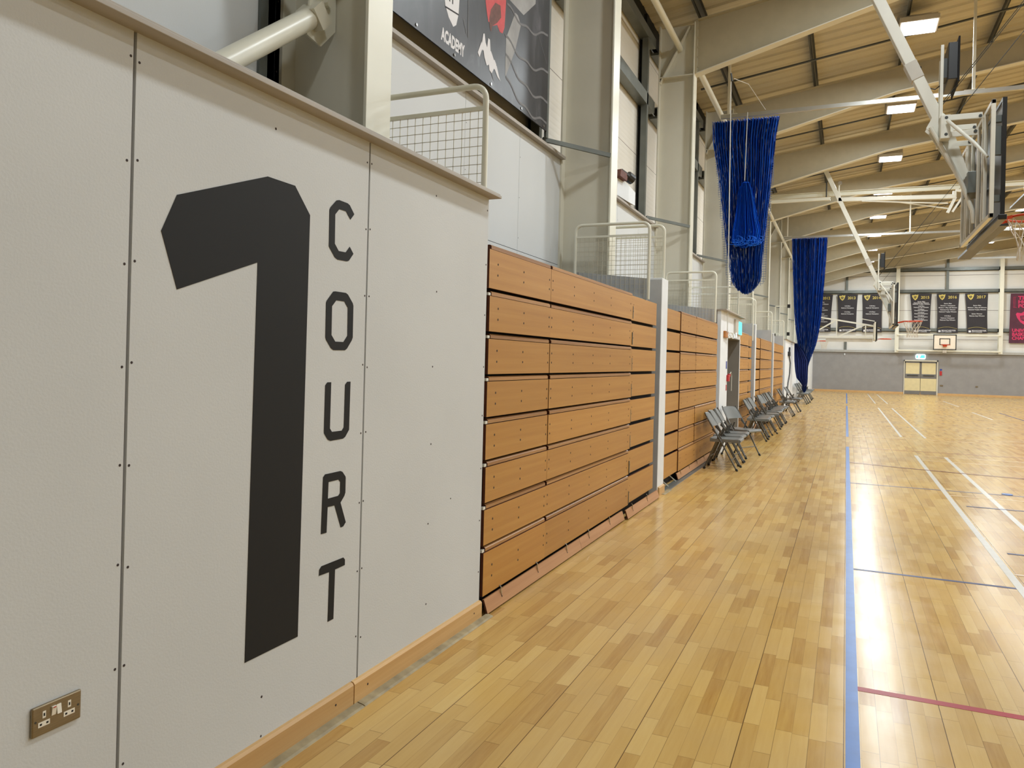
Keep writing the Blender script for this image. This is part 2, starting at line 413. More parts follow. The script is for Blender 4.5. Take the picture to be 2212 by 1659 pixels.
b = MB(); b.box(0, XR, YF - 0.025, YF, 0, 0.11); struct(b.build('baseboard_far', 'skirting wood'), 'wooden skirting along the far wall')

# upper left wall with ledge, cladding and girts per bay
b = MB()
ys = -6.0
while ys < 51.2:
    ye = min(ys + 1.18, 51.2)
    b.box(-1.16, XL, ys + 0.002, ye - 0.002, 2.575, 3.76, 0); b.box(-1.16, XL, ys + 0.002, ye - 0.002, 0.0, 2.569, 0)
    for z in (2.7, 3.1, 3.5):
        b.disc((XL, ys + 0.02, z), 0, 0.005, 0.001, 6, 2)
    ys += 1.18
b.box(-1.2, -1.13, -6, 51.2, 0, 3.76, 1)
struct(b.build('wall_left', ['upper wall paint', 'seam grey', 'screw hole']), 'recessed light grey upper wall behind the seating')
b = MB(); b.box(-1.36, -1.32, -6, 51.2, 3.7, 7.4, 0)
for k in range(4): b.box(-1.32, -1.318, -6, 51.2, 3.98 + 0.9 * k, 3.986 + 0.9 * k, 1)
struct(b.build('wall_left', ['cladding', 'seam grey']), 'beige ribbed cladding above the ledge')
for k in range(len(FR) - 1):
    y0, y1 = FR[k] + 0.13, FR[k + 1] - 0.13
    b = MB(); b.box(-1.2, -1.035, y0 - 0.02, y1 + 0.02, 3.755, 3.785)
    struct(b.build('trim_3', 'cap board'), 'beige ledge board topping the upper wall')
    b = MB()
    b.box(-1.30, -1.13, y0, y1, 3.79, 3.86); b.box(-1.31, -1.28, y0, y1, 3.86, 3.95)
    b.box(-1.3, -1.15, y0, y1, 5.69, 5.73); b.box(-1.17, -1.15, y0, y1, 5.73, 5.86); b.box(-1.3, -1.15, y0, y1, 5.86, 5.88)
    b.box(-1.3, -1.15, y0, y1, 6.78, 6.82); b.box(-1.17, -1.15, y0, y1, 6.82, 6.94)
    b.box(-1.25, -1.15, y1 - 0.52, y1 - 0.44, 3.86, 6.8)
    b.bar((-1.13, y1 - 0.47, 3.86), (-0.52, y1 + 0.02, 3.76), 0.03, 0.045)
    tag(b.build('wall_girt', 'galvanised steel'), 'dark galvanised rails between the steel columns over the ledge, bay %s' % ['behind the viewer', 'beside the viewer', 'left of the nearest column', 'behind the poster', 'behind the black camera heads', 'behind the nearer blue net', 'one past the nearer net', 'two past the nearer net', 'three past the nearer net', 'four past the nearer net', 'five past the nearer net', 'at the far wall'][min(k, 11)], 'rail', 'wall rails between the columns')
b = MB()
for k in range(len(FR) - 1):
    y1 = FR[k + 1] - 0.13
    b.box(-1.31, -1.2, y1 - 0.44, y1 - 0.33, 3.8, 7.2)
b.box(-1.31, -1.25, -6, 51.2, 6.95, 7.3)
struct(b.build('trim_4', 'black void'), 'dark gaps around the cladding')
b = MB(); b.box(-1.12, -1.08, 3.30, 3.36, 2.4, 5.6); tag(b.build('wall_post', 'galvanised steel'), 'grey vertical rail left of the nearest column', 'rail')
b = MB(); b.box(-1.13, -1.10, 3.36, 3.5, 2.4, 5.6); struct(b.build('trim_4', 'black void'), 'black gap beside the nearest column')

# far wall
b = MB(); b.box(-1.4, XR, YF, YF + 0.1, 0, 2.42); struct(b.build('wall_far', 'far wall paint'), 'grey lower part of the far wall')
b = MB(); b.poly([(-1.4, YF + 0.08, 2.4), (XR, YF + 0.08, 2.4), (XR, YF + 0.08, 7.5), (12.4, YF + 0.08, 9.6), (-1.4, YF + 0.08, 7.3)])
for z in (3.25, 4.95, 7.0): b.box(-1.4, XR, YF + 0.07, YF + 0.079, z, z + 0.02, 1)
struct(b.build('wall_far', ['far cladding', 'seam grey']), 'pale cladding on the upper far wall')
b = MB(); b.box(-1.4, XR, YF - 0.1, YF + 0.08, 2.42, 2.46, 0); b.box(-1.4, XR, YF - 0.08, YF - 0.06, 2.46, 2.56, 0)
struct(b.build('trim_5', 'aluminium track'), 'pale metal ledge across the far wall')
for z, lb in ((3.7, 'lower'), (5.98, 'middle'), (7.25, 'upper')):
    b = MB(); b.box(-1.2, 24.5, YF - 0.06, YF + 0.07, z, z + 0.03); b.box(-1.2, 24.5, YF - 0.06, YF - 0.04, z, z + 0.2)
    tag(b.build('wall_girt', 'galvanised steel'), '%s long grey rail across the far wall cladding' % lb, 'rail', 'rails on the far wall')
for x, z0, z1 in ((1.84, 2.5, 3.25), (1.84, 6.15, 7.6), (7.22, 6.15, 8.3)):
    b = MB(); b.box(x - 0.07, x + 0.07, YF - 0.058, YF - 0.02, z0, z1)
    tag(b.build('wall_post', 'galvanised steel'), 'short grey upright on the far wall, ' + {(1.84, 2.5): 'below the 2013 banner', (1.84, 6.15): 'above the 2013 banner', (7.22, 6.15): 'over the gap between the right-hand year banners'}[(x, z0)], 'upright')
for x, lb in ((4.62, 'left of the 2015 banner'), (9.88, 'left of the pink banner'), (15.14, 'right of the pink banner')):
    b = MB(); b.box(x - 0.1, x + 0.1, YF - 0.42, YF - 0.40, 2.45, 8.0); b.box(x - 0.1, x + 0.1, YF - 0.06, YF - 0.04, 2.45, 8.0); b.box(x - 0.006, x + 0.006, YF - 0.4, YF - 0.06, 2.45, 8.0)
    tag(b.build('steel_column', 'cream steel'), 'cream steel post on the far wall, ' + lb, 'column', 'posts on the far wall')
# other walls
b = MB(); b.box(XR, XR + 0.1, YN, YF + 0.2, 0, 8); struct(b.build('wall_right', 'upper wall paint'), 'pale right-hand wall of the hall')
b = MB(); b.poly([(-1.4, YN, 0), (-1.4, YN, 7.3), (12.4, YN, 9.6), (XR, YN, 7.5), (XR, YN, 0)]); struct(b.build('wall_near', 'upper wall paint'), 'pale wall behind the viewer')

# ceiling: trapezoidal liner sheets
def ceiling():
    b = MB(); prof = []
    y = YN
    while y < YF + 0.3:
        prof += [(y, 0), (y + 0.22, 0), (y + 0.25, 0.035), (y + 0.31, 0.035)]; y += 0.34
    for xa, xb in ((-1.4, 12.4), (12.4, XR + 0.1)):
        vs = []
        for (yy, d) in prof:
            for x in (xa, xb):
                z = 7.4 + 0.15 * (x + 0.5) if x <= 12.4 else 7.4 + 0.15 * (25.3 - x)
                vs.append((x, yy, z + d))
        b.add(vs, [(2 * i, 2 * i + 1, 2 * i + 3, 2 * i + 2) for i in range(len(prof) - 1)])
    return b
struct(ceiling().build('ceiling', 'roof liner'), 'ribbed beige roof sheeting')

# purlins along Y
names = ['at the eaves', 'second up from the eaves', 'third up, over the nearest lamps', 'fourth up from the eaves', 'fifth up', 'sixth up', 'seventh up', 'eighth up']
for i in range(8):
    x = -0.42 + 1.6 * i; z = roof_z(x)
    b = MB(); b.box(x - 0.008, x + 0.008, YN, YF, z, z + 0.2); b.box(x - 0.04, x, YN, YF, z, z + 0.012); b.box(x, x + 0.04, YN, YF, z + 0.185, z + 0.197)
    tag(b.build('roof_purlin', 'dark steel'), 'dark purlin running the length of the roof, ' + names[i], 'purlin', 'roof purlins')

ORD = ['behind the viewer', 'beside the viewer', 'nearest', 'second nearest', 'third, before the nearer blue net', 'fourth, behind the nearer blue net', 'fifth', 'sixth', 'seventh', 'eighth', 'ninth', 'tenth', 'eleventh, by the far wall']
for k, yc in enumerate(FR):
    if k == 0: continue
    lab = ORD[k]
    t = empty('steel_column', (XL, yc, 0), 'cream steel wall column, %s down the left wall' % lab, 'column', 'steel columns along the left wall')
    def L(bm, nm, mt, **kw):
        o = bm.build(nm, mt, t, **kw); o.location = Vector(o.location) - Vector((XL, yc, 0)); return o
    zt = 7.15
    L(MB().box(-0.52, -0.5, yc - 0.12, yc + 0.12, 0, zt), 'inner_flange', 'cream steel', bevel=0.003)
    L(MB().box(-1.1, -1.08, yc - 0.12, yc + 0.12, 0, zt), 'outer_flange', 'beige steel')
    L(MB().box(-1.08, -0.52, yc - 0.008, yc + 0.008, 0, zt), 'web', 'beige steel')
    st = MB(); st.bar((-1.08, yc, 6.2), (-0.6, yc, 7.1), 0.2, 0.016, side=(0, 1, 0)); st.box(-1.08, -0.52, yc - 0.11, yc + 0.11, 6.28, 6.296)
    L(st, 'stiffener', 'beige steel')
    # rafter
    t2 = empty('roof_beam', (-0.5, yc, 6.3), 'long pale haunched roof beam, %s frame from the viewer' % lab.split(',')[0], 'beam', 'sloping roof beams')
    def L2(bm, nm, mt, **kw):
        o = bm.build(nm, mt, t2, **kw); o.location = Vector(o.location) - Vector((-0.5, yc, 6.3)); return o
    pts = [(-0.5, 6.3), (2.75, 7.17), (12.4, 8.66), (12.4, roof_z(12.4)), (-0.5, 7.2)]
    wb = MB(); prism_xz(wb, pts, yc - 0.008, yc + 0.008); wb.box(-0.5, -0.47, yc - 0.1, yc + 0.1, 6.3, 7.2)
    for q in range(5):
        for s_ in (-0.06, 0.06): wb.disc((-0.462, yc + s_, 6.42 + 0.16 * q), 0, 0.016, 0.016, 6)
    L2(wb, 'web', 'shaded roof steel')
    fb = MB()
    for (x0, z0), (x1, z1) in (((-0.5, 6.29), (2.75, 7.16)), ((2.75, 7.16), (12.4, 8.65))):
        fb.add([(x0, yc - 0.09, z0), (x1, yc - 0.09, z1), (x1, yc + 0.09, z1), (x0, yc + 0.09, z0), (x0, yc - 0.09, z0 + 0.016), (x1, yc - 0.09, z1 + 0.016), (x1, yc + 0.09, z1 + 0.016), (x0, yc + 0.09, z0 + 0.016)],
               [(0, 3, 2, 1), (4, 5, 6, 7), (0, 1, 5, 4), (1, 2, 6, 5), (2, 3, 7, 6), (3, 0, 4, 7)])
    L2(fb, 'bottom_flange', 'beige steel')
    tf = MB(); x0, x1 = -0.5, 12.4; z0, z1 = 7.185, roof_z(12.4) - 0.015
    tf.add([(x0, yc - 0.09, z0), (x1, yc - 0.09, z1), (x1, yc + 0.09, z1), (x0, yc + 0.09, z0), (x0, yc - 0.09, z0 + 0.015), (x1, yc - 0.09, z1 + 0.015), (x1, yc + 0.09, z1 + 0.015), (x0, yc + 0.09, z0 + 0.015)],
           [(0, 3, 2, 1), (4, 5, 6, 7), (0, 1, 5, 4), (1, 2, 6, 5), (2, 3, 7, 6), (3, 0, 4, 7)])
    L2(tf, 'top_flange', 'shaded roof steel')
    if k >= 2 and k < len(FR) - 1:
        ex, ez = (-0.76, 6.76) if k == 3 else (-0.44, 6.36); b = MB(); b.tube([(ex, yc + 0.02, ez), (ex, FR[k + 1] - 0.02, ez)], 0.05, 12)
        if k > 2 or True:
            tag(b.build('eaves_tube', 'cream steel', smooth=True), 'pale round tie tube under the eaves from the %s frame onward' % lab.split(',')[0], 'tube', 'eaves tie tubes')
    if k >= 3:
        for xx in (1.9,):
            z = roof_z(xx) + 0.14
            b = MB(); b.bar((-0.9, yc - BAY / 2 + 0.42, 7.02), (12.3, yc - BAY / 2 + 0.42, 7.02 + 0.15 * 13.2), 0.05, 0.025, side=(0, 1, 0))
            tag(b.build('roof_tie', 'dark steel'), 'thin dark sag bar under the roof sheets just before the %s frame' % lab.split(',')[0], 'bar', 'thin dark bars under the roof')
# diagonal wall brace near column
t = empty('wall_brace', (-0.8, 3.5, 3.4), 'thick round cream brace rising to a bolted bracket on the nearest column', 'brace')
def LB(bm, nm, mt, **kw):
    o = bm.build(nm, mt, t, **kw); o.location = Vector(o.location) - Vector((-0.8, 3.5, 3.4)); return o
LB(MB().tube([(-0.8, -0.9, 0.08), (-0.8, 3.38, 3.33)], 0.057, 24), 'brace_tube', 'cream steel', smooth=True)
br = MB(); br.prism([(3.34, 3.22), (3.46, 3.20), (3.585, 3.33), (3.585, 3.75), (3.50, 3.72), (3.36, 3.46)], 0, -0.806, -0.794)
br.disc((-0.785, 3.50, 3.45), 0, 0.022, 0.03, 8); br.disc((-0.785, 3.46, 3.36), 0, 0.012, 0.03, 6)
br.bar((-0.8, 3.36, 3.30), (-0.8, 3.43, 3.37), 0.13, 0.12, side=(1, 0, 0))
LB(br, 'bracket', 'cream steel')

# ================================================================== CEILING LAMPS
lamp0 = None
LY = [15.2 + BAY * k for k in range(-3, 8)]
rowname = {0: 'left row', 1: 'second row', 2: 'third row', 3: 'right row'}
for ri, (lx, lz) in enumerate(((2.94, 7.5), (8.7, 8.36), (16.1, 8.36), (21.9, 7.5))):
    for yi, ly in enumerate(LY):
        if ri > 0 and yi == 0: continue
        lab = 'square ceiling lamp glowing white, %s, number %d from the front end' % (rowname[ri], yi + 1)
        seen = yi - 2
        if ri == 0 and seen >= 1:
            lab = ['largest and nearest square white lamp under the roof', 'second nearest square white lamp, just below the net rail', 'third nearest white lamp in the left row', 'fourth white lamp in the left row, behind the horizontal hoist bar', 'fifth white lamp in the left row', 'sixth white lamp in the left row', 'seventh white lamp in the left row', 'farthest white lamp in the left row, by the far wall'][seen - 1]
        if ri == 1 and seen >= 1: lab = 'small white lamp in the second row right of the near hoop, %s' % ['first', 'second', 'third', 'fourth', 'fifth', 'sixth', 'seventh', 'last'][seen - 1]
        if lamp0 is None:
            o = empty('ceiling_lamp', (0, 0, 0), lab, 'lamp', 'square lamps under the roof')
            b = MB(); b.box(-0.31, 0.31, -0.31, 0.31, 0.012, 0.10); b.box(-0.2, 0.2, -0.12, 0.12, 0.10, 0.2); b.build('housing', 'lamp housing', o, bevel=0.01)
            b = MB(); b.box(-0.28, 0.28, -0.28, 0.28, 0.0, 0.013); b.build('diffuser', 'lamp diffuser', o)
            b = MB(); b.box(-0.33, 0.33, 0.3, 0.312, 0.02, 0.36); b.build('back_plate', 'lamp housing', o)
            lamp0 = o
        else:
            o = copy_tree(lamp0); o['label'] = lab
        o.location = (lx, ly, lz)
        ld = bpy.data.lights.new('lamp_light', 'AREA'); ld.shape = 'SQUARE'; ld.size = 0.54; ld.energy = LAMP_W; ld.color = LAMP_COL
        lo = bpy.data.objects.new('lamp_light', ld); COL.objects.link(lo); lo.location = (0, 0, -0.02); lo.parent = o

# ================================================================== COURT 1 SIGN (vinyl on the wall)
def decal(name, outline, label, inner=None):
    b = MB()
    o = [(0.0012, y, z) for y, z in outline]
    if not inner: b.poly(o)
    else:
        from mathutils.geometry import tessellate_polygon
        h = [(0.0012, y, z) for y, z in inner]
        tr = tessellate_polygon([[Vector(p) for p in o], [Vector(p) for p in h]])
        b.add(o + h, [tuple(t) for t in tr])
    ob = b.build(name, 'black vinyl')
    sl = ob.modifiers.new('s', 'SOLIDIFY'); sl.thickness = 0.0008; sl.offset = 0
    return tag(ob, label, 'lettering')
decal('wall_numeral', [(1.705, 1.861), (1.761, 1.981), (2.162, 2.129), (2.311, 2.128), (2.402, 2.034), (2.391, 0.412), (2.107, 0.411), (2.122, 1.817), (1.770, 1.689)], 'giant black numeral 1 on the grey wall')
decal('wall_letter', [(2.566, 2.124), (2.584, 2.129), (2.642, 2.127), (2.657, 2.122), (2.69, 2.09), (2.664, 2.063), (2.632, 2.092), (2.586, 2.092), (2.56, 2.066), (2.562, 1.948), (2.589, 1.922), (2.637, 1.923), (2.664, 1.95), (2.691, 1.924), (2.661, 1.892), (2.648, 1.887), (2.583, 1.886), (2.564, 1.893), (2.524, 1.931), (2.522, 2.078), (2.528, 2.089)], 'black letter C, top of the vertical word on the wall')
decal('wall_letter', [(2.56, 1.754), (2.574, 1.756), (2.645, 1.756), (2.66, 1.75), (2.695, 1.717), (2.7, 1.706), (2.701, 1.573), (2.694, 1.56), (2.662, 1.525), (2.648, 1.518), (2.57, 1.517), (2.553, 1.525), (2.521, 1.557), (2.516, 1.566), (2.515, 1.705), (2.519, 1.714)], 'black letter O below the C on the wall', [(2.581, 1.72), (2.636, 1.72), (2.661, 1.695), (2.663, 1.579), (2.637, 1.552), (2.581, 1.552), (2.555, 1.578), (2.554, 1.694)])
decal('wall_letter', [(2.536, 1.387), (2.561, 1.387), (2.56, 1.2), (2.574, 1.185), (2.641, 1.185), (2.654, 1.198), (2.656, 1.375), (2.67, 1.387), (2.693, 1.387), (2.691, 1.185), (2.665, 1.157), (2.65, 1.151), (2.565, 1.149), (2.547, 1.156), (2.523, 1.183), (2.522, 1.194), (2.523, 1.375)], 'black letter U in the middle of the vertical word')
decal('wall_letter', [(2.524, 1.007), (2.536, 1.017), (2.638, 1.018), (2.652, 1.013), (2.674, 0.991), (2.676, 0.984), (2.676, 0.923), (2.67, 0.911), (2.644, 0.886), (2.684, 0.798), (2.667, 0.783), (2.65, 0.782), (2.604, 0.881), (2.558, 0.882), (2.555, 0.779), (2.519, 0.78)], 'black letter R, fourth letter of the vertical word', [(2.56, 0.983), (2.626, 0.984), (2.639, 0.973), (2.639, 0.926), (2.627, 0.917), (2.558, 0.916)])
decal('wall_letter', [(2.527, 0.65), (2.673, 0.652), (2.685, 0.641), (2.685, 0.618), (2.618, 0.615), (2.615, 0.413), (2.577, 0.412), (2.58, 0.614), (2.513, 0.615), (2.514, 0.639)], 'black letter T at the bottom of the vertical word')

# double socket
t = empty('wall_socket', (0, 1.4, 0.526), 'brushed steel double power socket low on the near wall', 'socket')
def LS(bm, nm, mt, **kw):
    o = bm.build(nm, mt, t, **kw); o.location = Vector(o.location) - Vector((0, 1.4, 0.526)); return o
LS(MB().box(0.0, 0.0085, 1.331, 1.471, 0.487, 0.566), 'face_plate', 'brushed steel', bevel=0.004)
for c in (1.364, 1.435):
    b = MB(); b.box(0.008, 0.0094, c - 0.0045, c + 0.0045, 0.531, 0.549, 0); b.box(0.0092, 0.0097, c - 0.002, c + 0.002, 0.536, 0.544, 1)
    b.box(0.008, 0.0094, c - 0.016, c + 0.016, 0.510, 0.523, 0)
    for d in (-0.009, 0.009): b.box(0.0092, 0.0097, c + d - 0.003, c + d + 0.003, 0.514, 0.519, 1)
    LS(b, 'outlet', ['socket white', 'black void'])
for c, tilt in ((1.390, 0.002), (1.4045, -0.002)):
    b = MB(); b.add([(0.008, c - 0.006, 0.528), (0.008, c + 0.006, 0.528), (0.008, c + 0.006, 0.552), (0.008, c - 0.006, 0.552), (0.0118 - tilt, c - 0.006, 0.528), (0.0118 - tilt, c + 0.006, 0.528), (0.0118 + tilt, c + 0.006, 0.552), (0.0118 + tilt, c - 0.006, 0.552)],
        [(0, 3, 2, 1), (4, 5, 6, 7), (0, 1, 5, 4), (1, 2, 6, 5), (2, 3, 7, 6), (3, 0, 4, 7)], 0)
    if c < 1.4: b.box(0.0125, 0.0142, c - 0.004, c + 0.004, 0.5485, 0.551, 1)
    LS(b, 'rocker_switch', ['socket white', 'socket red'])
for c in (1.341, 1.461):
    LS(MB().disc((0.0088, c, 0.527), 0, 0.003, 0.001, 10), 'screw', 'dark steel')

# ================================================================== TELESCOPIC SEATING
def panel(b, y0, y1, z0, z1, x, th=0.018, em=1): b.box(x - th, x, y0, y1, z0, z1, 0, em)
def holes(b, ys, zs, x, r=0.006):
    for y in ys:
        for z in zs: b.disc((x + 0.0004, y, z), 0, r, 0.001, 8, 2)
ROWS = [(1.909, 2.135)] + [(1.657 - .25 * i, 1.863 - .25 * i) for i in range(7)]
ROWS[7] = (0.111, 0.363)
def seating(y0, y1, x, secs, label, near_nose=True, plinth=None, pads=()):
    """secs: list of (ya, yb, dx, nose) face sections"""
    t = empty('retractable_seating', (x - 0.5, y0, 0), label, 'seating', 'closed retractable seating units')
    og = Vector((x - 0.5, y0, 0))
    def LL(bm, nm, mt, par=t, **kw):
        o = bm.build(nm, mt, par, **kw)
        if par is t: o.location = Vector(o.location) - og
        return o
    for i, (zb, ztp) in enumerate(ROWS):
        for si, (ya, yb, dx, nose) in enumerate(secs):
            j = 0 if i == 0 else R.uniform(-0.004, 0.004)
            j2 = R.uniform(-0.006, 0.006) if si == 0 and i else 0
            a, c = ya + abs(j2) + (0.008 if i and si == 0 else 0), yb
            b = MB(); zt2 = ztp if nose else ztp + 0.012
            zb2 = zb + (R.uniform(-0.004, 0.004) if not nose else 0)
            panel(b, a, c, zb2, zt2, x + dx + j)
            L_ = c - a
            if nose and L_ < 1.2: hy = [a + 0.12, a + 0.52, c - 0.03]
            elif nose: hy = [a + 0.035] + [a + 0.5 * q for q in range(1, int(L_ / 0.5))] + [c - 0.08]
            else: hy = [c - 0.09, c - 0.05] if dx < -0.02 else [a + 0.09]
            zm = (zb2 + zt2) / 2
            holes(b, hy, (zm + 0.035, zm - 0.03), x + dx + j, 0.0075 if nose else 0.006)
            p = LL(b, 'riser_panel', ['bleacher ply', 'dark wood edge', 'screw hole'], bevel=0.0015)
            if nose and i >= 0:
                nb = MB(); nx = x + dx + j
                prism_xz(nb, [(nx - 0.3, ztp + 0.004), (nx - 0.3, ztp + 0.03), (nx - 0.016, ztp + 0.03), (nx - 0.006, ztp + 0.022), (nx - 0.006, ztp + 0.004)], a + 0.035, c)
                nb.m = [0] * len(nb.m); nb.m[0] = 1
                LL(nb, 'nose_board', ['nose ply', 'dark wood edge'])
            if not nose and si:
                hb = MB(); hb.box(x - 0.012, x + 0.004, a - 0.018, a - 0.006, zb + 0.01, zb + 0.13)
                LL(hb, 'hinge', 'galvanised steel')
    vb = MB(); vb.box(-0.46, x - 0.06, y0 + 0.03, y1 - 0.03, 0.0, 2.05)  # near-black block added for the shade inside, seen through the row gaps
    LL(vb, 'void_shade_block', 'bleacher void')
    # small steel lugs at the near end of every row
    lb = MB()
    for i in range(1, 8):
        lb.box(x - 0.02, x - 0.004, y0 + 0.004, y0 + 0.034, ROWS[i][1] + 0.004, ROWS[i][1] + 0.02)
    LL(lb, 'end_lug', 'white steel')
    # kickboard
    for ya, yb, dx in plinth or []:
        pb = MB(); xx = x + dx
        prism_xz(pb, [(xx + 0.018, 0.012), (xx - 0.008, 0.088), (xx + 0.004, 0.090), (xx + 0.03, 0.012)], ya, yb)
        pb.m = [0] * len(pb.m); pb.m[0] = 1
        holes(pb, [], [], 0)
        pp = LL(pb, 'kickboard', ['plinth ply', 'dark wood edge', 'screw hole'])
        y = ya + 0.22
        while y < yb:
            cb = MB()
            cb.tube([(xx + 0.002, y, 0.12), (xx + 0.013, y, 0.108), (xx + 0.013, y, 0.09), (xx + 0.016, y + 0.004, 0.072)], 0.0045, 6)
            cb.bar((xx + 0.016, y + 0.004, 0.074), (xx + 0.0165, y + 0.010, 0.05), 0.004, 0.003, 0); cb.disc((xx + 0.0155, y + 0.01, 0.05), 0, 0.006, 0.006, 8, 1)
            y += 0.6
            LL(cb, 'hinge_clip', ['chrome', 'screw hole'])
    return t, LL
t, LL = seating(4.03, 8.44, 0.0, [(4.03, 5.045, 0.0, True), (5.05, 7.30, 0.0, True), (7.32, 8.40, -0.02, False)],
    'closed wooden seating unit with plywood fronts right beside the lettered wall', plinth=[(4.06, 5.8, 0.0), (5.803, 7.08, 0.0), (7.12, 8.45, 0.022)])
LL(MB().add([(-0.9, 8.10, 2.0), (-0.06, 8.10, 2.0), (-0.06, 8.10, 2.395), (-0.9, 8.10, 2.483), (-0.9, 8.12, 2.0), (-0.06, 8.12, 2.0), (-0.06, 8.12, 2.395), (-0.9, 8.12, 2.483)], [(0, 1, 2, 3), (7, 6, 5, 4), (0, 4, 5, 1), (1, 5, 6, 2), (2, 6, 7, 3), (3, 7, 4, 0)]), 'end_panel', 'grey board')
LL(MB().box(-0.45, -0.1, 8.05, 8.10, 2.16, 2.18), 'end_ledge', 'white paint')
t, LL = seating(8.93, 12.93, -0.05, [(8.95, 9.88, 0.0, False), (9.89, 11.0, 0.01, True), (11.005, 12.93, 0.01, True)],
    'closed wooden seating unit behind the first folding chairs', plinth=[(9.85, 12.9, 0.0)])
LL(MB().add([(-0.88, 12.755, 2.0), (-0.08, 12.755, 2.0), (-0.08, 12.755, 2.39), (-0.88, 12.755, 2.475), (-0.88, 12.77, 2.0), (-0.08, 12.77, 2.0), (-0.08, 12.77, 2.39), (-0.88, 12.77, 2.475)], [(0, 1, 2, 3), (7, 6, 5, 4), (0, 4, 5, 1), (1, 5, 6, 2), (2, 6, 7, 3), (3, 7, 4, 0)]), 'end_panel', 'grey board')
lb = MB()
for yy in (9.25, 9.7): lb.bar((-0.12, yy, 0.09), (-0.03, yy + 0.05, 0.005), 0.02, 0.012)
lb.box(-0.1, -0.06, 8.95, 8.98, 0.1, 0.85)
LL(lb, 'steel_bracket', 'white steel')
t, LL = seating(15.62, 18.2, -0.05, [(15.62, 17.46, 0.0, True), (17.47, 18.2, -0.02, False)], 'short closed wooden seating unit just past the doorway recess', plinth=[(15.65, 18.1, 0.0)])
LL(MB().box(-1.0, -0.06, 18.19, 18.2, 2.0, 2.44), 'end_panel', 'grey board')
t, LL = seating(18.5, 22.95, -0.05, [(18.5, 19.85, 0.0, False), (19.87, 22.95, 0.01, True)], 'closed wooden seating unit between the two thin white pillars', plinth=[(18.6, 22.9, 0.0)])
LL(MB().box(-1.0, -0.06, 22.955, 22.965, 2.0, 2.5), 'end_panel', 'grey board')
t, LL = seating(23.25, 27.5, -0.05, [(23.25, 24.8, 0.01, True), (24.82, 27.5, 0.0, True)], 'farthest closed wooden seating unit, ending at the white wall', plinth=[(23.3, 27.4, 0.0)])
LL(MB().box(-1.0, -0.06, 27.505, 27.515, 2.0, 2.5), 'end_panel', 'grey board')

# grey floor strip before second unit
b = MB(); prism_xz(b, [(-0.06, 0), (-0.06, 0.006), (0.03, 0.003), (0.04, 0)], 8.86, 12.2); struct(b.build('trim_2', 'galvanised steel'), 'grey metal edge strip on the floor before the second unit')
b = MB(); prism_xz(b, [(0.0, 0), (0.0, 0.004), (0.05, 0.003), (0.06, 0)], 8.7, 9.1); struct(b.build('trim_2', 'worn lino strip'))

# pillars between units, doorway box, white far wall part
def pillar(y0, y1, zt, lab, nm='wall_pillar'):
    t = empty(nm, (0, y0, 0), lab, 'pillar', None)
    o = MB().box(-1.05, 0.0, y0, y1, 0.0, zt, 0).build('body', ['white paint'], t, bevel=0.004); o.location = (0, -y0, 0)
    o = MB().box(-1.05, -0.004, y0 - 0.006, y0 + 0.0, 0.0, zt - 0.02, 0).build('shaded_side', ['grey board'], t); o.location = (0, -y0, 0)  # thin grey facing; shade of the pillar's near side put into the colour
    return t
pillar(8.56, 8.87, 2.45, 'white pillar between the first and second seating units')
pillar(18.25, 18.45, 2.43, 'thin white pillar behind the chairs, nearer of the two')
pillar(23.03, 23.2, 2.42, 'thin white pillar behind the chairs, farther of the two')
b = MB(); b.box(-1.1, 0, 13.0, 13.86, 0, 2.39, 0); b.box(-1.1, 0, 13.86, 15.52, 1.985, 2.39, 0); b.box(-1.1, 0, 15.5, 15.56, 0, 1.985, 0)
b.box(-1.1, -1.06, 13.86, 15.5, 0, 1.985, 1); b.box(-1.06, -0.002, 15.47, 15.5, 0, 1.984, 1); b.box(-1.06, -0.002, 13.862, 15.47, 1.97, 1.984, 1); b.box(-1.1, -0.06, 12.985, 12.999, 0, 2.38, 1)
struct(b.build('wall_left', ['white paint', 'recess grey']), 'white wall piece with the doorway recess')
b = MB(); b.box(-0.3, 0.09, 12.97, 15.65, 2.39, 2.41); struct(b.build('trim_1', 'cap board'), 'beige capping board above the doorway recess')
b = MB(); b.box(-1.1, 0, 27.62, 51.2, 0, 2.39, 0)
struct(b.build('wall_left', 'white paint'), 'white wall beyond the last seating unit')
b = MB(); b.box(-0.3, 0.06, 27.6, 34.6, 2.39, 2.41); struct(b.build('trim_1', 'cap board'), 'beige capping board on the white wall beyond the seating')
b = MB(); b.box(0.0, 0.07, 34.45, 34.6, 0, 2.39); struct(b.build('trim_6', 'white paint'), 'white boxed edge beside the farther blue net')

# exit sign over doorway
t = empty('exit_sign', (0.0, 15.0, 2.2), 'cyan lit exit sign box over the left doorway recess', 'sign')
for bm, nm, mt in ((MB().box(0.001, 0.035, 14.58, 15.46, 2.06, 2.33), 'housing', 'lamp housing'), (MB().box(0.035, 0.038, 15.0, 15.45, 2.07, 2.31), 'lit_panel', 'sign lit'), (MB().box(0.035, 0.038, 14.62, 14.72, 2.0, 2.08), 'lit_tip', 'sign lit white')):
    o = bm.build(nm, mt, t); o.location = (0, -15.0, -2.2)
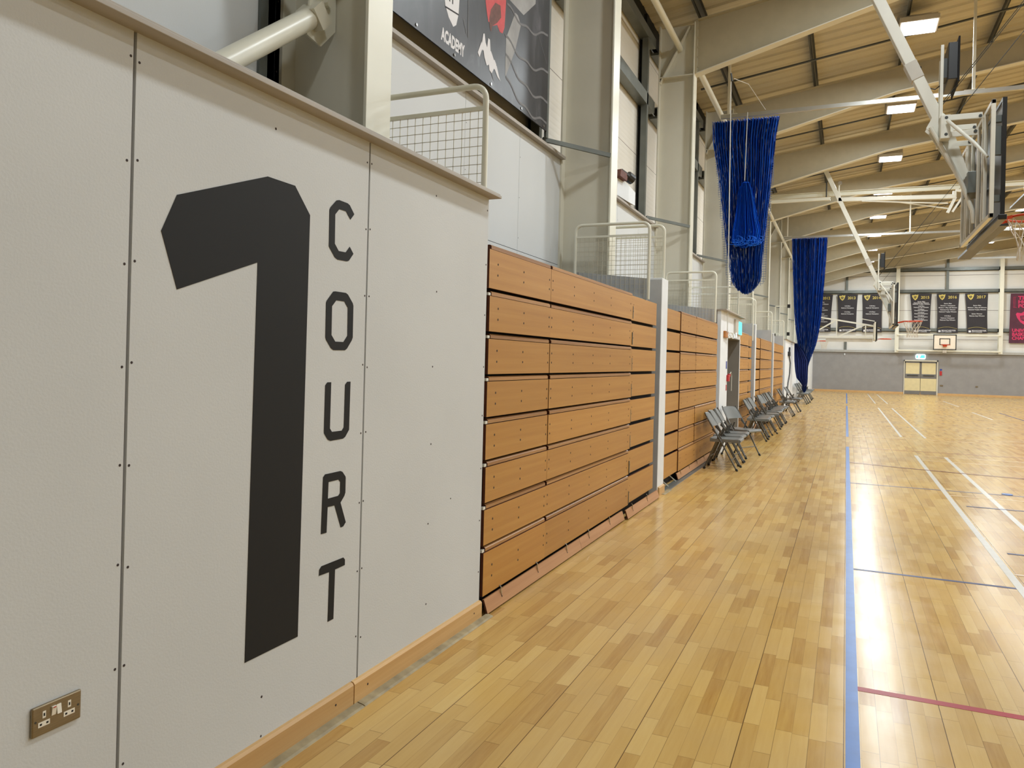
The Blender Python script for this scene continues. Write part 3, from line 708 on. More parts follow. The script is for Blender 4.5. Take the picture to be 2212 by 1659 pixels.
# wooden cleat and rope
t = empty('rope_cleat', (0.0, 13.4, 2.0), 'brown wooden block with rope coiled on it beside the doorway', 'cleat')
o = MB().box(0.0, 0.04, 13.29, 13.62, 1.95, 2.06).build('block', 'cleat wood', t, bevel=0.005); o.location = (0, -13.4, -2.0)
b = MB(); b.tube([(0.06 + 0.02 * math.cos(a), 13.75 + 0.22 * math.cos(a * 1.0), 2.0 + 0.05 * math.sin(a * 1.3)) for a in [q * 0.5 for q in range(30)]], 0.008, 6)
o = b.build('rope_coil', 'rope', t); o.location = (0, -13.4, -2.0)
b = MB(); b.tube([(0.07, 12.95, 6.28), (0.07, 13.05, 5.0), (0.06, 13.25, 3.2), (0.05, 13.4, 2.03)], 0.008, 6)
tag(b.build('hoist_rope', 'rope'), 'white rope hanging from the roof beam down to the wooden block', 'rope')
b = MB(); b.tube([(0.07, 12.95, 6.27), (0.09, 12.95, 6.14)], 0.016, 6); tag(b.build('pulley', 'dark steel'), 'small black pulley on the beam where the white rope hangs', 'pulley')
b = MB(); b.tube([(0.11, 13.0, 6.2), (0.2, 14.2, 6.5), (0.42, 15.0, 6.27)], 0.005, 5)
tag(b.build('hoist_rope', 'rope'), 'thin rope slanting from the beam pulley towards the net rail', 'rope')
# fire point in recess
t = empty('fire_call_point', (0.0, 13.75, 1.3), 'small red fire call point with blue and red sign at the doorway edge', 'fire call point')
for bm, nm, mt in ((MB().box(0, 0.04, 13.78, 13.92, 1.2, 1.31), 'call_box', 'sign red'), (MB().box(0, 0.004, 13.68, 13.80, 1.42, 1.55), 'blue_sign', 'sign blue'), (MB().box(0, 0.004, 13.72, 13.82, 1.04, 1.14), 'red_sign', 'sign red'), (MB().box(-0.01, 0.03, 13.98, 14.1, 1.28, 1.33), 'key_box', 'sign red')):
    o = bm.build(nm, mt, t, bevel=0.004); o.location = (0, -13.75, -1.3)
b = MB(); b.tube([(0.01, 14.02, 1.3), (0.02, 14.2, 1.36), (0.02, 14.3, 1.3), (0.02, 14.3, 1.02)], 0.005, 5); o = b.build('hanging_wire', 'white steel', t); o.location = (0, -13.75, -1.3)
# handle + cable on white wall
t = empty('winch_handle', (0, 29.2, 1.95), 'black winch handle with drooping cable on the white wall', 'winch')
b = MB(); b.box(0.001, 0.06, 28.9, 29.5, 1.84, 2.0); b.tube([(0.03, 29.3, 1.98), (0.03, 29.35, 2.16)], 0.035, 8)
o = b.build('handle', 'blue cable black', t, bevel=0.01); o.location = (0, -29.2, -1.95)
b = MB(); b.tube([(0.03, 29.3, 1.85), (0.03, 29.9, 1.6), (0.03, 29.7, 1.2), (0.03, 29.0, 0.9), (0.03, 28.5, 0.5), (0.03, 28.45, 0.12)], 0.02, 8)
o = b.build('cable', 'blue cable black', t, smooth=True); o.location = (0, -29.2, -1.95)
b = MB()
for z in (1.55, 1.35, 1.15, 0.95): b.box(0, 0.003, 30.2, 30.24, z, z + 0.1)
o = b.build('slot', 'screw hole', t); o.location = (0, -29.2, -1.95)
for z, lb in ((3.6, 'upper'), (2.62, 'lower')):
    b = MB(); b.box(-0.04, 0.05, 28.7, 28.85, z - 0.06, z + 0.06, 1)
    b.bar((-0.04, 28.78, z), (-0.44, 28.78, z), 0.04, 0.04, 0); b.bar((-0.44, 28.78, 2.39), (-0.44, 28.78, z), 0.04, 0.04, 0)
    tag(b.build('wall_bracket', ['cream steel', 'board black']), 'small black box bracket near the farther net, %s of the two' % lb, 'bracket')

# ================================================================== GUARD RAILS
def rail(y, xa, xb, zb, zt, label, cross=0.10, pitch=0.052):
    t = empty('guard_rail', (xb, y, zb), label, 'guard rail', 'mesh guard rails on the seating')
    og = Vector((xb, y, zb)); r = 0.075
    def LL(bm, nm, mt, **kw):
        o = bm.build(nm, mt, t, **kw); o.location = -og; return o
    pts = [(xb, y, zb)] + [(xb - r + r * math.cos(a), y, zt - r + r * math.sin(a)) for a in [PI / 2 * q / 6 for q in range(7)]] + [(xa + r - r * math.sin(a), y, zt - r + r * math.cos(a)) for a in [PI / 2 * q / 6 for q in range(7)]] + [(xa, y, zb)]
    LL(MB().tube(pts, 0.017, 12), 'frame', 'cream steel', smooth=True)
    LL(MB().bar((xa, y, zt - 0.13), (xb, y, zt - 0.13), 0.02, 0.022), 'cross_rail', 'cream steel')
    b = MB(); x = xb - 0.045
    while x > xa + 0.02: b.bar((x, y, zb), (x, y, zt - 0.135), 0.0032, 0.0032); x -= pitch
    z = zt - 0.135 - pitch
    while z > zb: b.bar((xa + 0.01, y, z), (xb - 0.01, y, z), 0.0032, 0.0032); z -= pitch
    LL(b, 'mesh_infill', 'wire')
rail(3.93, -0.98, -0.0, 2.445, 3.05, 'cream mesh guard rail standing on the capping board, nearest of all')
rail(8.05, -0.86, -0.035, 2.166, 2.985, 'cream mesh guard rail at the near side of the first white pillar')
rail(8.74, -1.0, -0.03, 2.45, 3.07, 'cream mesh guard rail just behind the previous one on the first white pillar')
rail(12.70, -0.86, -0.05, 2.17, 2.99, 'cream mesh guard rail at the end of the second seating unit')
rail(15.6, -1.0, -0.06, 2.4, 3.02, 'cream mesh guard rail above the doorway recess')
rail(18.222, -1.0, -0.06, 2.05, 3.02, 'cream mesh guard rail beside the nearer thin pillar')
rail(18.5, -1.0, -0.04, 2.4, 3.02, 'cream mesh guard rail just past the nearer thin pillar')
rail(22.988, -1.0, -0.06, 2.05, 3.02, 'cream mesh guard rail beside the farther thin pillar')
rail(27.54, -1.0, -0.06, 2.05, 3.02, 'farthest cream mesh guard rail, at the white wall')

# ================================================================== FOLDING CHAIRS
def make_chair():
    o = empty('folding_chair', (0, 0, 0), '', 'chair', 'grey folding chairs along the seating')
    W = 0.215
    for s in (-1, 1):
        y = s * W
        lg = MB().tube([(-0.01, y * 0.93, 0.80), (0.02, y, 0.745), (0.21, y, 0.43), (0.45, y * 1.02, 0.012)], 0.0115, 8).build('leg', 'chair tube', o, smooth=True)
        MB().tube([(0.441, y * 1.02, 0.03), (0.459, y * 1.02, 0.0)], 0.017, 8).build('foot_cap', 'rubber', lg)
        lg = MB().tube([(0.0, y * 0.9, 0.012), (0.16, y * 0.86, 0.40), (0.22, y * 0.86, 0.56)], 0.0115, 8).build('leg', 'chair tube', o, smooth=True)
        MB().tube([(0.006, y * 0.9, 0.03), (-0.006, y * 0.9, 0.0)], 0.017, 8).build('foot_cap', 'rubber', lg)
        MB().bar((0.10, y * 0.95, 0.57), (0.23, y * 0.95, 0.44), 0.006, 0.02).build('folding_arm', 'chair tube', o)
    b = MB()
    # seat pan with rolled front edge
    prof = [(0.07, 0.425), (0.07, 0.447), (0.12, 0.441), (0.25, 0.436), (0.40, 0.44), (0.455, 0.445), (0.488, 0.436), (0.497, 0.415), (0.485, 0.396), (0.468, 0.392), (0.46, 0.41), (0.40, 0.418), (0.1, 0.415)]
    prism_xz(b, prof, -W + 0.02, W - 0.02)
    b.box(0.07, 0.47, -W + 0.004, -W + 0.022, 0.395, 0.44); b.box(0.07, 0.47, W - 0.022, W - 0.004, 0.395, 0.44)
    b.build('seat', 'chair grey', o, bevel=0.004)
    b = MB(); n = 8; vs = []
    for i in range(n + 1):
        u = -1 + 2 * i / n; y = u * (W - 0.005); d = -0.03 * (1 - u * u)
        for z, xo in ((0.795, 0.0), (0.60, 0.112)):
            zz = z - (0.03 * u ** 4 if z > 0.7 else 0)
            vs += [(xo - 0.008 + d, y, zz), (xo + 0.006 + d, y, zz)]
    fs = []
    for i in range(n):
        a, c = 4 * i, 4 * i + 4
        fs += [(a, a + 2, c + 2, c), (a + 1, c + 1, c + 3, a + 3), (a, c, c + 1, a + 1), (a + 2, a + 3, c + 3, c + 2)]
    fs += [(0, 1, 3, 2), (4 * n, 4 * n + 2, 4 * n + 3, 4 * n + 1)]
    b.add(vs, fs); b.build('backrest', 'chair grey', o, bevel=0.003)
    MB().tube([(0.375, -W, 0.15), (0.375, W, 0.15)], 0.007, 6).build('crossbar', 'chair tube', o)
    MB().tube([(0.07, -W * 0.88, 0.18), (0.07, W * 0.88, 0.18)], 0.007, 6).build('crossbar', 'chair tube', o)
    return o
chair = make_chair()
CH = [(0.085, 11.37, 0, 'first grey folding chair, closest to the viewer'), (0.05, 11.93, -2, 'second grey folding chair of the near group'), (0.05, 12.42, 3, 'third grey folding chair of the near group'), (0.13, 13.28, -24, 'grey folding chair turned askew at the end of the near group, before the doorway'),
      (0.06, 16.02, 0, 'grey folding chair starting the group past the doorway'), (0.03, 16.5, 2, 'second grey folding chair past the doorway'), (0.04, 17.06, -3, 'third grey folding chair past the doorway'), (0.08, 17.85, 10, 'fourth grey folding chair past the doorway, back turned outward'),
      (0.06, 18.85, -8, 'grey folding chair in front of the nearer thin pillar'), (0.05, 19.5, 0, 'grey folding chair just past the nearer thin pillar'), (0.04, 20.1, 3, 'second grey chair past the nearer thin pillar'), (0.05, 20.7, -3, 'third grey chair past the nearer thin pillar'), (0.06, 21.3, 2, 'fourth grey chair past the nearer thin pillar'),
      (0.05, 24.2, 0, 'grey chair just past the farther thin pillar'), (0.06, 24.8, 3, 'second grey chair past the farther thin pillar'), (0.10, 26.65, -5, 'grey chair before the white wall, near one of a pair'), (0.11, 27.25, 4, 'grey chair before the white wall, far one of a pair'),
      (0.08, 32.3, 0, 'grey chair under the farther net, nearest there'), (0.10, 33.0, 5, 'second grey chair under the farther net'), (0.11, 33.7, -4, 'third grey chair under the farther net'), (0.12, 34.4, 4, 'fourth grey chair under the farther net'), (0.10, 36.2, 0, 'fifth grey chair under the farther net'), (0.09, 37.3, 0, 'sixth grey chair under the farther net'), (0.09, 38.2, 4, 'last grey chair of the row, by the far end')]
for i, (x, y, rz, lb) in enumerate(CH):
    o = chair if i == 0 else copy_tree(chair)
    o.location = (x, y, 0); o.rotation_euler = (0, 0, math.radians(rz)); o['label'] = lb

# ================================================================== FLOOR MARKINGS
LN = 0
def line(pts, wd, mat, label):
    global LN
    LN += 1; z = 0.0006 + 0.00009 * LN
    (x0, y0), (x1, y1) = pts
    if abs(x1 - x0) < abs(y1 - y0): P = [(x0 - wd / 2, y0), (x0 + wd / 2, y0), (x1 + wd / 2, y1), (x1 - wd / 2, y1)]
    else: P = [(x0, y0 - wd / 2), (x1, y1 - wd / 2), (x1, y1 + wd / 2), (x0, y0 + wd / 2)]
    b = MB(); b.add([(x, y, 0.0) for x, y in P] + [(x, y, z) for x, y in P], [(4, 5, 6, 7), (0, 1, 5, 4), (1, 2, 6, 5), (2, 3, 7, 6), (3, 0, 4, 7)])
    tag(b.build('court_line', mat), label, 'court line', 'painted court lines')
BX = 1.968
line([(BX, -5.5), (BX, 15.83)], 0.052, 'line blue', 'thick blue sideline running from the viewer, nearest piece')
line([(BX, 18.1), (BX, 32.4)], 0.052, 'line blue', 'thick blue sideline, middle piece')
line([(BX, 34.6), (BX, 47.8)], 0.052, 'line blue', 'thick blue sideline, farthest piece')
line([(BX + .026, 3.95), (12, 3.95)], 0.05, 'line red', 'red line across the floor at the front right')
line([(BX + .026, 6.27), (12, 6.27)], 0.04, 'line navy', 'navy line crossing from the blue sideline beyond the red line')
line([(BX + .026, 10.9), (12, 10.9)], 0.04, 'line navy', 'second navy line crossing from the blue sideline')
line([(BX + .026, 15.75), (12, 15.85)], 0.04, 'line maroon', 'thin maroon cross line at the top of the nearest blue piece')
line([(3.05, 5.2), (3.05, 15.0)], 0.055, 'line white', 'white lengthwise line nearest the blue sideline, near piece')
line([(3.5, 5.2), (3.5, 15.0)], 0.055, 'line white', 'second white lengthwise line, near piece')
line([(3.05, 18.85), (3.05, 32.0)], 0.05, 'line white', 'white lengthwise line nearest the blue sideline, middle piece')
line([(3.52, 18.85), (3.52, 32.1)], 0.05, 'line white', 'second white lengthwise line, middle piece')
line([(3.07, 35.8), (3.07, 48.3)], 0.05, 'line white', 'white lengthwise line nearest the blue sideline, far piece')
line([(3.54, 35.9), (3.54, 48.1)], 0.05, 'line white', 'second white lengthwise line, far piece')
line([(3.08, 15.0), (9.2, 15.0)], 0.04, 'line gold', 'pale cross line closing the white lines, farther one')
line([(3.08, 14.25), (9.2, 14.25)], 0.04, 'line gold', 'pale cross line just inside the end of the white lines')
line([(3.08, 10.5), (9.2, 10.5)], 0.04, 'line gold', 'pale cross line before the second navy line')
line([(3.08, 6.69), (9.2, 6.69)], 0.04, 'line gold', 'pale cross line just beyond the first navy line')
line([(3.16, 9.77), (6.0, 9.77)], 0.04, 'line navy', 'short navy cross line between the white lines')
line([(3.16, 7.43), (6.0, 7.43)], 0.04, 'line navy', 'short navy cross line at the right edge')
line([(BX + .026, 18.3), (12, 18.9)], 0.035, 'line gold', 'faint pale cross line before the middle blue piece')
line([(3.05, 19.3), (9.2, 19.2)], 0.035, 'line gold', 'second faint pale cross line past the middle gap')
line([(6.15, 35.9), (6.15, 41.5)], 0.05, 'line white', 'short far white line right of the door reflection, farther')
line([(6.05, 27.4), (6.05, 31.6)], 0.05, 'line white', 'short white line right of the door reflection, nearer')
line([(6.93, 27.7), (6.93, 31.9)], 0.05, 'line navy', 'short dark line right of the short white line')
b = MB(); vs = []; pts = []
for i in range(25):
    a = i / 24; x = BX + 0.026 + a * 8; y = 13.23 - 0.62 * (1 - (1 - min(1, a * 2.2)) ** 2) 
    pts.append((x, y))
b.add([(x, y - 0.025, 0.004) for x, y in pts] + [(x, y + 0.025, 0.004) for x, y in pts], [(i, i + 1, 26 + i, 25 + i) for i in range(24)])
tag(b.build('court_line', 'line maroon'), 'curved maroon line starting at the blue sideline', 'court line', 'painted court lines')
b = MB(); b.disc((3.74, 10.98, 0.003), 2, 0.06, 0.005, 16); tag(b.build('court_mark', 'line blue'), 'small blue spot on the second navy line', 'court mark')

# ================================================================== CEILING-HUNG HOOP
def net_mesh(b, cx_, cy_, cz, r=0.225, h=0.42, mi=0, n=12, th=0.004):
    lv = [(0, r), (0.10, r * 0.86), (0.2, r * 0.66), (0.3, r * 0.55), (h, r * 0.6)]
    for k in range(n):
        for sgn in (1, -1):
            pts = []
            for i, (d, rr) in enumerate(lv):
                a = 2 * PI * (k + sgn * i * 0.5) / n
                pts.append((cx_ + rr * math.cos(a), cy_ + rr * math.sin(a), cz - d))
            b.tube(pts, th, 5, mi)
def make_hoop(label):
    t = empty('basketball_hoop', (0, 0, 0), label, 'basketball hoop')   # built around y = 0 (true x and z)
    def LL(bm, nm, mt, par=t, **kw): return bm.build(nm, mt, par, **kw)
    LL(MB().bar((1.33, 0, 7.3), (2.80, 0, 3.97), 0.11, 0.11), 'mast', 'white steel', bevel=0.006)
    LL(MB().bar((2.455, 0, 4.74), (2.535, 0, 4.56), 0.125, 0.125), 'mast_collar', 'lamp housing', bevel=0.004)
    g = MB()
    for y in (-0.062, 0.062):
        g.prism([(2.72, 4.22), (2.80, 4.14), (2.86, 4.0), (3.02, 3.52), (2.96, 3.45), (2.66, 3.98), (2.62, 4.02)], 1, y - 0.004, y + 0.004)
    LL(g, 'gusset_plate', 'white steel')
    LL(MB().tube([(2.66, -0.09, 4.02), (2.86, -0.09, 3.62), (2.96, -0.09, 3.40), (3.06, -0.09, 3.12), (3.07, -0.09, 3.0)], 0.022, 10), 'lower_arm', 'white steel', smooth=True)
    for y in (-0.2, 0.2):
        for (x0, z0, x1, z1) in ((2.79, 4.07, 3.09, 4.06), (2.79, 3.90, 3.05, 3.91)):
            a = LL(MB().box(x0 - 0.03, x1 + 0.02, y - 0.012, y + 0.012, z0 - 0.028, z0 + 0.028), 'link_arm', 'white steel', bevel=0.003)
            LL(MB().disc((x0, y - 0.016, z0), 1, 0.016, 0.012, 10), 'pivot_bolt', 'dark steel', a)
            LL(MB().disc((x1, y - 0.016, z1), 1, 0.016, 0.012, 10), 'pivot_bolt', 'dark steel', a)
    LL(MB().box(2.74, 2.83, -0.22, 0.22, 3.86, 4.10), 'pivot_block', 'white steel', bevel=0.005)
    for s in (-1, 1):
        st = LL(MB().tube([(2.80, s * 0.24, 4.03), (3.0, s * 0.56, 3.70), (3.09, s * 0.72, 3.52)], [0.018, 0.018, 0.012], 10), 'diagonal_strut', 'white steel', smooth=True)
    fr = MB()
    for z in (2.92, 3.96): fr.box(3.075, 3.11, -0.99, 0.99, z - 0.02, z + 0.02)
    for y in (-0.97, 0.97): fr.box(3.075, 3.11, y - 0.02, y + 0.02, 2.9, 3.98)
    LL(fr, 'support_frame', 'white steel', bevel=0.003)
    for y in (-0.62, -0.5, -0.2, 0.2, 0.5, 0.62):
        LL(MB().box(3.07, 3.10, y - 0.022, y + 0.022, 2.94, 3.94), 'frame_upright', 'white steel', bevel=0.003)
    LL(MB().box(3.0, 3.12, -0.16, 0.16, 3.30, 3.52), 'height_adjuster', 'galvanised steel', bevel=0.004)
    bd = MB(); bd.box(3.165, 3.19, -0.96, 0.96, 2.93, 3.97, 0)
    LL(bd, 'backboard', 'board tinted glass')
    ed = MB(); ed.box(3.16, 3.196, -0.99, -0.955, 2.9, 3.99); ed.box(3.16, 3.196, 0.955, 0.99, 2.9, 3.99); ed.box(3.16, 3.196, -0.955, 0.955, 3.96, 3.99)
    LL(ed, 'board_edge', 'board black')
    LL(MB().box(3.145, 3.215, -1.0, 1.0, 2.875, 2.925), 'bottom_padding', 'board black', bevel=0.008)
    for z in (3.78, 3.48, 3.05):
        LL(MB().box(3.11, 3.165, -0.95, -0.90, z, z + (0.26 if z == 3.48 else 0.06)), 'board_clip', 'galvanised steel')
        LL(MB().box(3.11, 3.165, 0.90, 0.93, z, z + 0.06), 'board_clip', 'galvanised steel')
    rm = MB(); rm.tube([(3.60 + 0.23 * math.cos(2 * PI * k / 32), 0.23 * math.sin(2 * PI * k / 32), 3.05) for k in range(32)], 0.012, 8, close=True)
    rm.box(3.19, 3.21, -0.12, 0.12, 2.96, 3.06); rm.bar((3.20, -0.09, 3.0), (3.40, -0.13, 3.045), 0.014, 0.03); rm.bar((3.20, 0.09, 3.0), (3.40, 0.13, 3.045), 0.014, 0.03)
    rim = LL(rm, 'rim', 'orange rim', smooth=True)
    nb = MB(); net_mesh(nb, 3.6, 0, 3.045); LL(nb, 'hoop_net', 'net cord', rim)
    # shot clock on two posts
    for y in (-0.10, 0.02):
        LL(MB().box(2.735, 2.765, y - 0.015, y + 0.015, 4.1, 4.86 if y < 0 else 4.74), 'clock_post', 'white steel', bevel=0.003)
    sc = LL(MB().box(2.80, 2.89, -0.16, 0.34, 4.48, 4.86), 'shot_clock', 'board black', bevel=0.006)
    LL(MB().box(2.885, 2.90, -0.20, 0.38, 4.44, 4.90), 'clock_bezel', 'black void', sc)
    LL(MB().box(2.765, 2.80, -0.1, 0.1, 4.52, 4.72), 'clock_bracket', 'dark steel', sc)
    LL(MB().tube([(2.56, 0.0, 4.70), (2.57, 0, 4.55), (2.62, 0, 4.47), (2.70, 0, 4.44), (2.78, 0, 4.5)], 0.006, 6), 'clock_cable', 'blue cable black')
    for y, x1, x0, z0 in ((-0.08, 5.45, 2.74, 4.24), (0.08, 5.45, 2.74, 4.24), (0.3, 5.6, 2.85, 4.13)):
        LL(MB().tube([(x0, y, z0), (x1, y, z0 + (x1 - x0) * 1.36)], 0.004, 5), 'hoist_cable', 'dark steel')
    return t
hoop = make_hoop('large basketball hoop hanging at the top right, nearest of all')
hoop.location = (0, 9.15, 0)
h2 = copy_tree(hoop); h2.location = (-0.1, 22.95, -0.29); h2['label'] = 'smaller looking hanging basketball hoop behind, left of the 2015 banner'
# hoist beams of the farther hoop
t = empty('hoist_beam', (1.6, 23.0, 6.1), 'white horizontal steel arm at the top of the farther hanging hoop', 'beam')
def LH(bm, nm, mt, **kw):
    o = bm.build(nm, mt, t, **kw); o.location = Vector(o.location) - Vector((1.6, 23.0, 6.1)); return o
LH(MB().bar((1.6, 22.95, 6.10), (4.42, 22.95, 6.02), 0.11, 0.11), 'arm', 'white steel', bevel=0.01)
b = MB(); b.prism([(1.58, 6.02), (1.66, 6.02), (1.66, 6.3), (1.58, 6.3)], 1, 22.9, 23.0); b.tube([(1.62, 22.95, 6.3), (1.62, 22.95, 6.5)], 0.02, 6); LH(b, 'hinge_block', 'white steel')
LH(MB().disc((1.64, 22.9, 6.55), 1, 0.05, 0.05, 12), 'pulley', 'chrome')
LH(MB().tube([(1.30, 22.95, 6.2), (1.30, 22.95, 6.62)], 0.02, 6), 'cable_guide', 'dark steel')
b = MB(); b.bar((4.40, 22.95, 6.16), (4.40, 22.95, 5.95), 0.08, 0.08); b.bar((4.42, 22.95, 6.0), (4.25, 22.95, 5.6), 0.07, 0.07); b.bar((4.42, 22.95, 6.18), (4.7, 22.95, 6.14), 0.06, 0.06); b.bar((4.66, 22.95, 6.14), (4.36, 22.95, 5.62), 0.05, 0.05); LH(b, 'end_linkage', 'white steel')
b = MB(); b.tube([(2.2, 22.9, 6.02), (4.25, 22.9, 5.84)], 0.018, 6); b.tube([(2.9, 23.0, 6.0), (4.28, 23.0, 5.72)], 0.018, 6); LH(b, 'stay_rod', 'white steel')
b = MB(); b.box(-0.5, 7.2, 23.36, 23.44, 6.30, 6.41); b.box(-0.5, 7.2, 23.31, 23.49, 6.405, 6.42); tag(b.build('support_beam', 'cream steel'), 'long pale beam crossing the hall just behind the farther hanging hoop', 'beam')
b = MB(); b.box(-0.5, 1.4, 22.9, 23.0, 6.1, 6.18); tag(b.build('support_beam', 'cream steel'), 'short pale beam from the wall to the hinge of the farther hanging hoop', 'beam')

# net rails
def track(y, z, hx, lab, zr):
    t = empty('net_rail', (0, y, z), lab, 'rail', 'rails carrying the divider nets')
    o = MB().box(-0.39, 12.2, y - 0.03, y + 0.03, z - 0.03, z + 0.04).build('rail', 'aluminium track', t); o.location = (0, -y, -z)
    for x in (-0.25, hx, hx + 4.4):
        b = MB(); zz = roof_z(x) + 0.19; b.box(x - 0.022, x + 0.022, y - 0.022, y + 0.022, z + 0.04, zz); b.box(x - 0.14, x + 0.16, y - 0.035, y + 0.035, z + 0.04, z + 0.05); b.box(x - 0.15, x + 0.15, y - 0.03, y + 0.03, zz - 0.06, zz)
        o = b.build('hanger', 'white steel', t); o.location = (0, -y, -z)
track(15.0, 6.2, 3.78, 'aluminium rail crossing under the roof that carries the nearer blue net', 0)
track(31.0, 6.37, 3.9, 'aluminium rail crossing under the roof that carries the farther blue net', 0)

# gathered divider nets
def drape(b, yc, levels, depth, N_, seed, mi=0, rows=34, xs=1.0):
    rr = random.Random(seed); ph = [rr.uniform(-0.3, 0.3) for _ in range(N_ * 2 + 1)]; am = [rr.uniform(0.5, 1.1) for _ in range(N_ * 2 + 1)]
    M_ = N_ * 2; zt, zb = levels[0][0], levels[-1][0]; o = len(b.v); vs = []
    for i in range(rows + 1):
        z = zt + (zb - zt) * i / rows
        for a, c in zip(levels, levels[1:]):
            if c[0] <= z <= a[0] + 1e-6:
                f = (a[0] - z) / (a[0] - c[0] + 1e-9); x0 = a[1] + (c[1] - a[1]) * f; x1 = a[2] + (c[2] - a[2]) * f; break
        dd = depth * (0.5 + 0.5 * min(1, (x1 - x0) / (levels[0][2] - levels[0][1])))
        for k in range(M_ + 1):
            u = (k + ph[k]) / M_; u = min(1, max(0, u))
            y = yc + (dd if k % 2 else -dd) * am[k] * math.sqrt(max(0.02, 1 - (2 * u - 1) ** 2 * 0.8))
            dz = 0.0 if i < rows else -0.12 * (1 - (2 * u - 1) ** 2) + rr.uniform(-0.02, 0.02)
            vs.append((x0 + (x1 - x0) * u, y, z + dz))
    W_ = M_ + 1
    b.add(vs, [(i * W_ + k, i * W_ + k + 1, (i + 1) * W_ + k + 1, (i + 1) * W_ + k) for i in range(rows) for k in range(M_)], mi)
    return b
t = empty('divider_net', (0.1, 15.0, 6.1), 'nearer blue court divider net, gathered and hoisted above the seating', 'net')
def LD(bm, nm, mt, **kw):
    o = bm.build(nm, mt, t, **kw); o.location = -Vector((0.1, 15.0, 6.1)); return o
lv1 = [(6.14, -0.55, 0.68), (5.75, -0.53, 0.62), (5.05, -0.41, 0.57), (4.45, -0.33, 0.52), (4.0, -0.27, 0.48), (3.5, -0.20, 0.44), (3.08, -0.13, 0.42), (2.96, -0.05, 0.33)]
b = MB(); drape(b, 15.04, lv1, 0.10, 26, 1); drape(b, 15.1, [(z, a + 0.03, c - 0.02) for z, a, c in lv1], 0.08, 22, 2); LD(b, 'netting', 'blue netting')
b = MB(); drape(b, 14.86, [(4.9, 0.06, 0.18), (4.8, 0.0, 0.23), (4.66, -0.03, 0.27), (4.5, -0.03, 0.30), (4.2, -0.07, 0.36), (3.98, -0.10, 0.42), (3.8, -0.11, 0.39)], 0.07, 18, 3); LD(b, 'hoisted_bundle', 'bright blue netting')
b = MB(); rr = random.Random(5)
for k in range(46):
    x0 = rr.uniform(-0.12, 0.40); z0 = 3.80 + rr.uniform(-0.06, 0.05); r_ = rr.uniform(0.04, 0.13); s0 = rr.uniform(-2.6, -0.6)
    b.tube([(x0 + r_ * math.cos(s0 + q * 0.45), 14.76 + rr.uniform(-.02, .02), z0 + r_ * 0.55 * math.sin(s0 + q * 0.45)) for q in range(6)], 0.004, 4)
LD(b, 'loose_strands', 'bright blue netting')
b = MB()
for sgn, e in ((-1, 1), (1, 2)):
    vs = []; rows = 24
    for i in range(rows + 1):
        z = 5.4 + (2.98 - 5.4) * i / rows
        for a, c in zip(lv1, lv1[1:]):
            if c[0] <= z <= a[0]: f = (a[0] - z) / (a[0] - c[0]); xx = a[e] + (c[e] - a[e]) * f
        vs += [(xx - sgn * 0.02, 15.0, z), (xx + sgn * (0.02 + 0.06 * i / rows), 15.0, z)]
    b.add(vs, [(2 * i, 2 * i + 1, 2 * i + 3, 2 * i + 2) for i in range(rows)])
LD(b, 'net_edge', 'open netting')
LD(MB().tube([(0.12, 14.82, 6.2), (0.10, 14.80, 4.92)], 0.007, 6), 'lifting_cord', 'rope')
t = empty('divider_net', (0.4, 31.0, 6.3), 'farther blue court divider net, gathered and hanging down to the chairs', 'net')
def LD(bm, nm, mt, **kw):
    o = bm.build(nm, mt, t, **kw); o.location = -Vector((0.4, 31.0, 6.3)); return o
lv2 = [(6.33, -0.09, 1.18), (4.83, -0.02, 1.11), (3.44, 0.06, 1.03), (2.9, 0.12, 0.97), (2.36, 0.19, 0.88), (2.0, 0.22, 0.76), (1.52, 0.28, 0.60), (0.9, 0.36, 0.60), (0.62, 0.40, 0.56)]
b = MB(); drape(b, 31.0, lv2, 0.14, 26, 6); drape(b, 31.1, [(z, a + 0.02, c - 0.02) for z, a, c in lv2], 0.10, 20, 7); LD(b, 'netting', 'blue netting')
b = MB(); drape(b, 30.84, [(2.35, 0.10, 0.20), (2.05, 0.10, 0.45), (1.7, 0.11, 0.62), (1.3, 0.15, 0.60), (1.05, 0.20, 0.58), (0.85, 0.36, 0.58)], 0.05, 7, 8); LD(b, 'storage_bag', 'navy bag')

# truss hoop folding from the left wall
t = empty('basketball_hoop', (0, 39.0, 2.9), 'wall-mounted basketball hoop on a white lattice arm, behind the farther blue net', 'basketball hoop')
def LT(bm, nm, mt, **kw):
    o = bm.build(nm, mt, t, **kw); o.location = -Vector((0, 39.0, 2.9)); return o
b = MB()
for y in (38.85, 39.2):
    b.bar((-0.05, y, 3.95), (3.06, y, 3.42), 0.05, 0.05); b.bar((-0.05, y, 2.90), (3.04, y, 2.90), 0.05, 0.06)
    for (x0, z0, x1, z1) in ((1.46, 3.68, 1.46, 2.9), (2.69, 3.48, 2.69, 2.9), (0.3, 2.98, 1.42, 3.68), (1.56, 2.94, 2.66, 3.47)): b.bar((x0, y, z0), (x1, y, z1), 0.04, 0.045)
LT(b, 'lattice_arm', 'white steel')
LT(MB().box(-0.13, -0.03, 38.8, 39.25, 2.39, 4.1), 'wall_mount', 'white steel')
LT(MB().box(1.0, 3.0, 38.95, 39.05, 2.68, 2.84), 'arm_panel', 'lamp housing')
LT(MB().box(3.12, 3.16, 38.1, 39.9, 2.72, 3.62), 'backboard', 'board black', bevel=0.01)
LT(MB().box(3.04, 3.09, 38.1, 39.9, 2.76, 3.56), 'support_frame', 'beige steel')
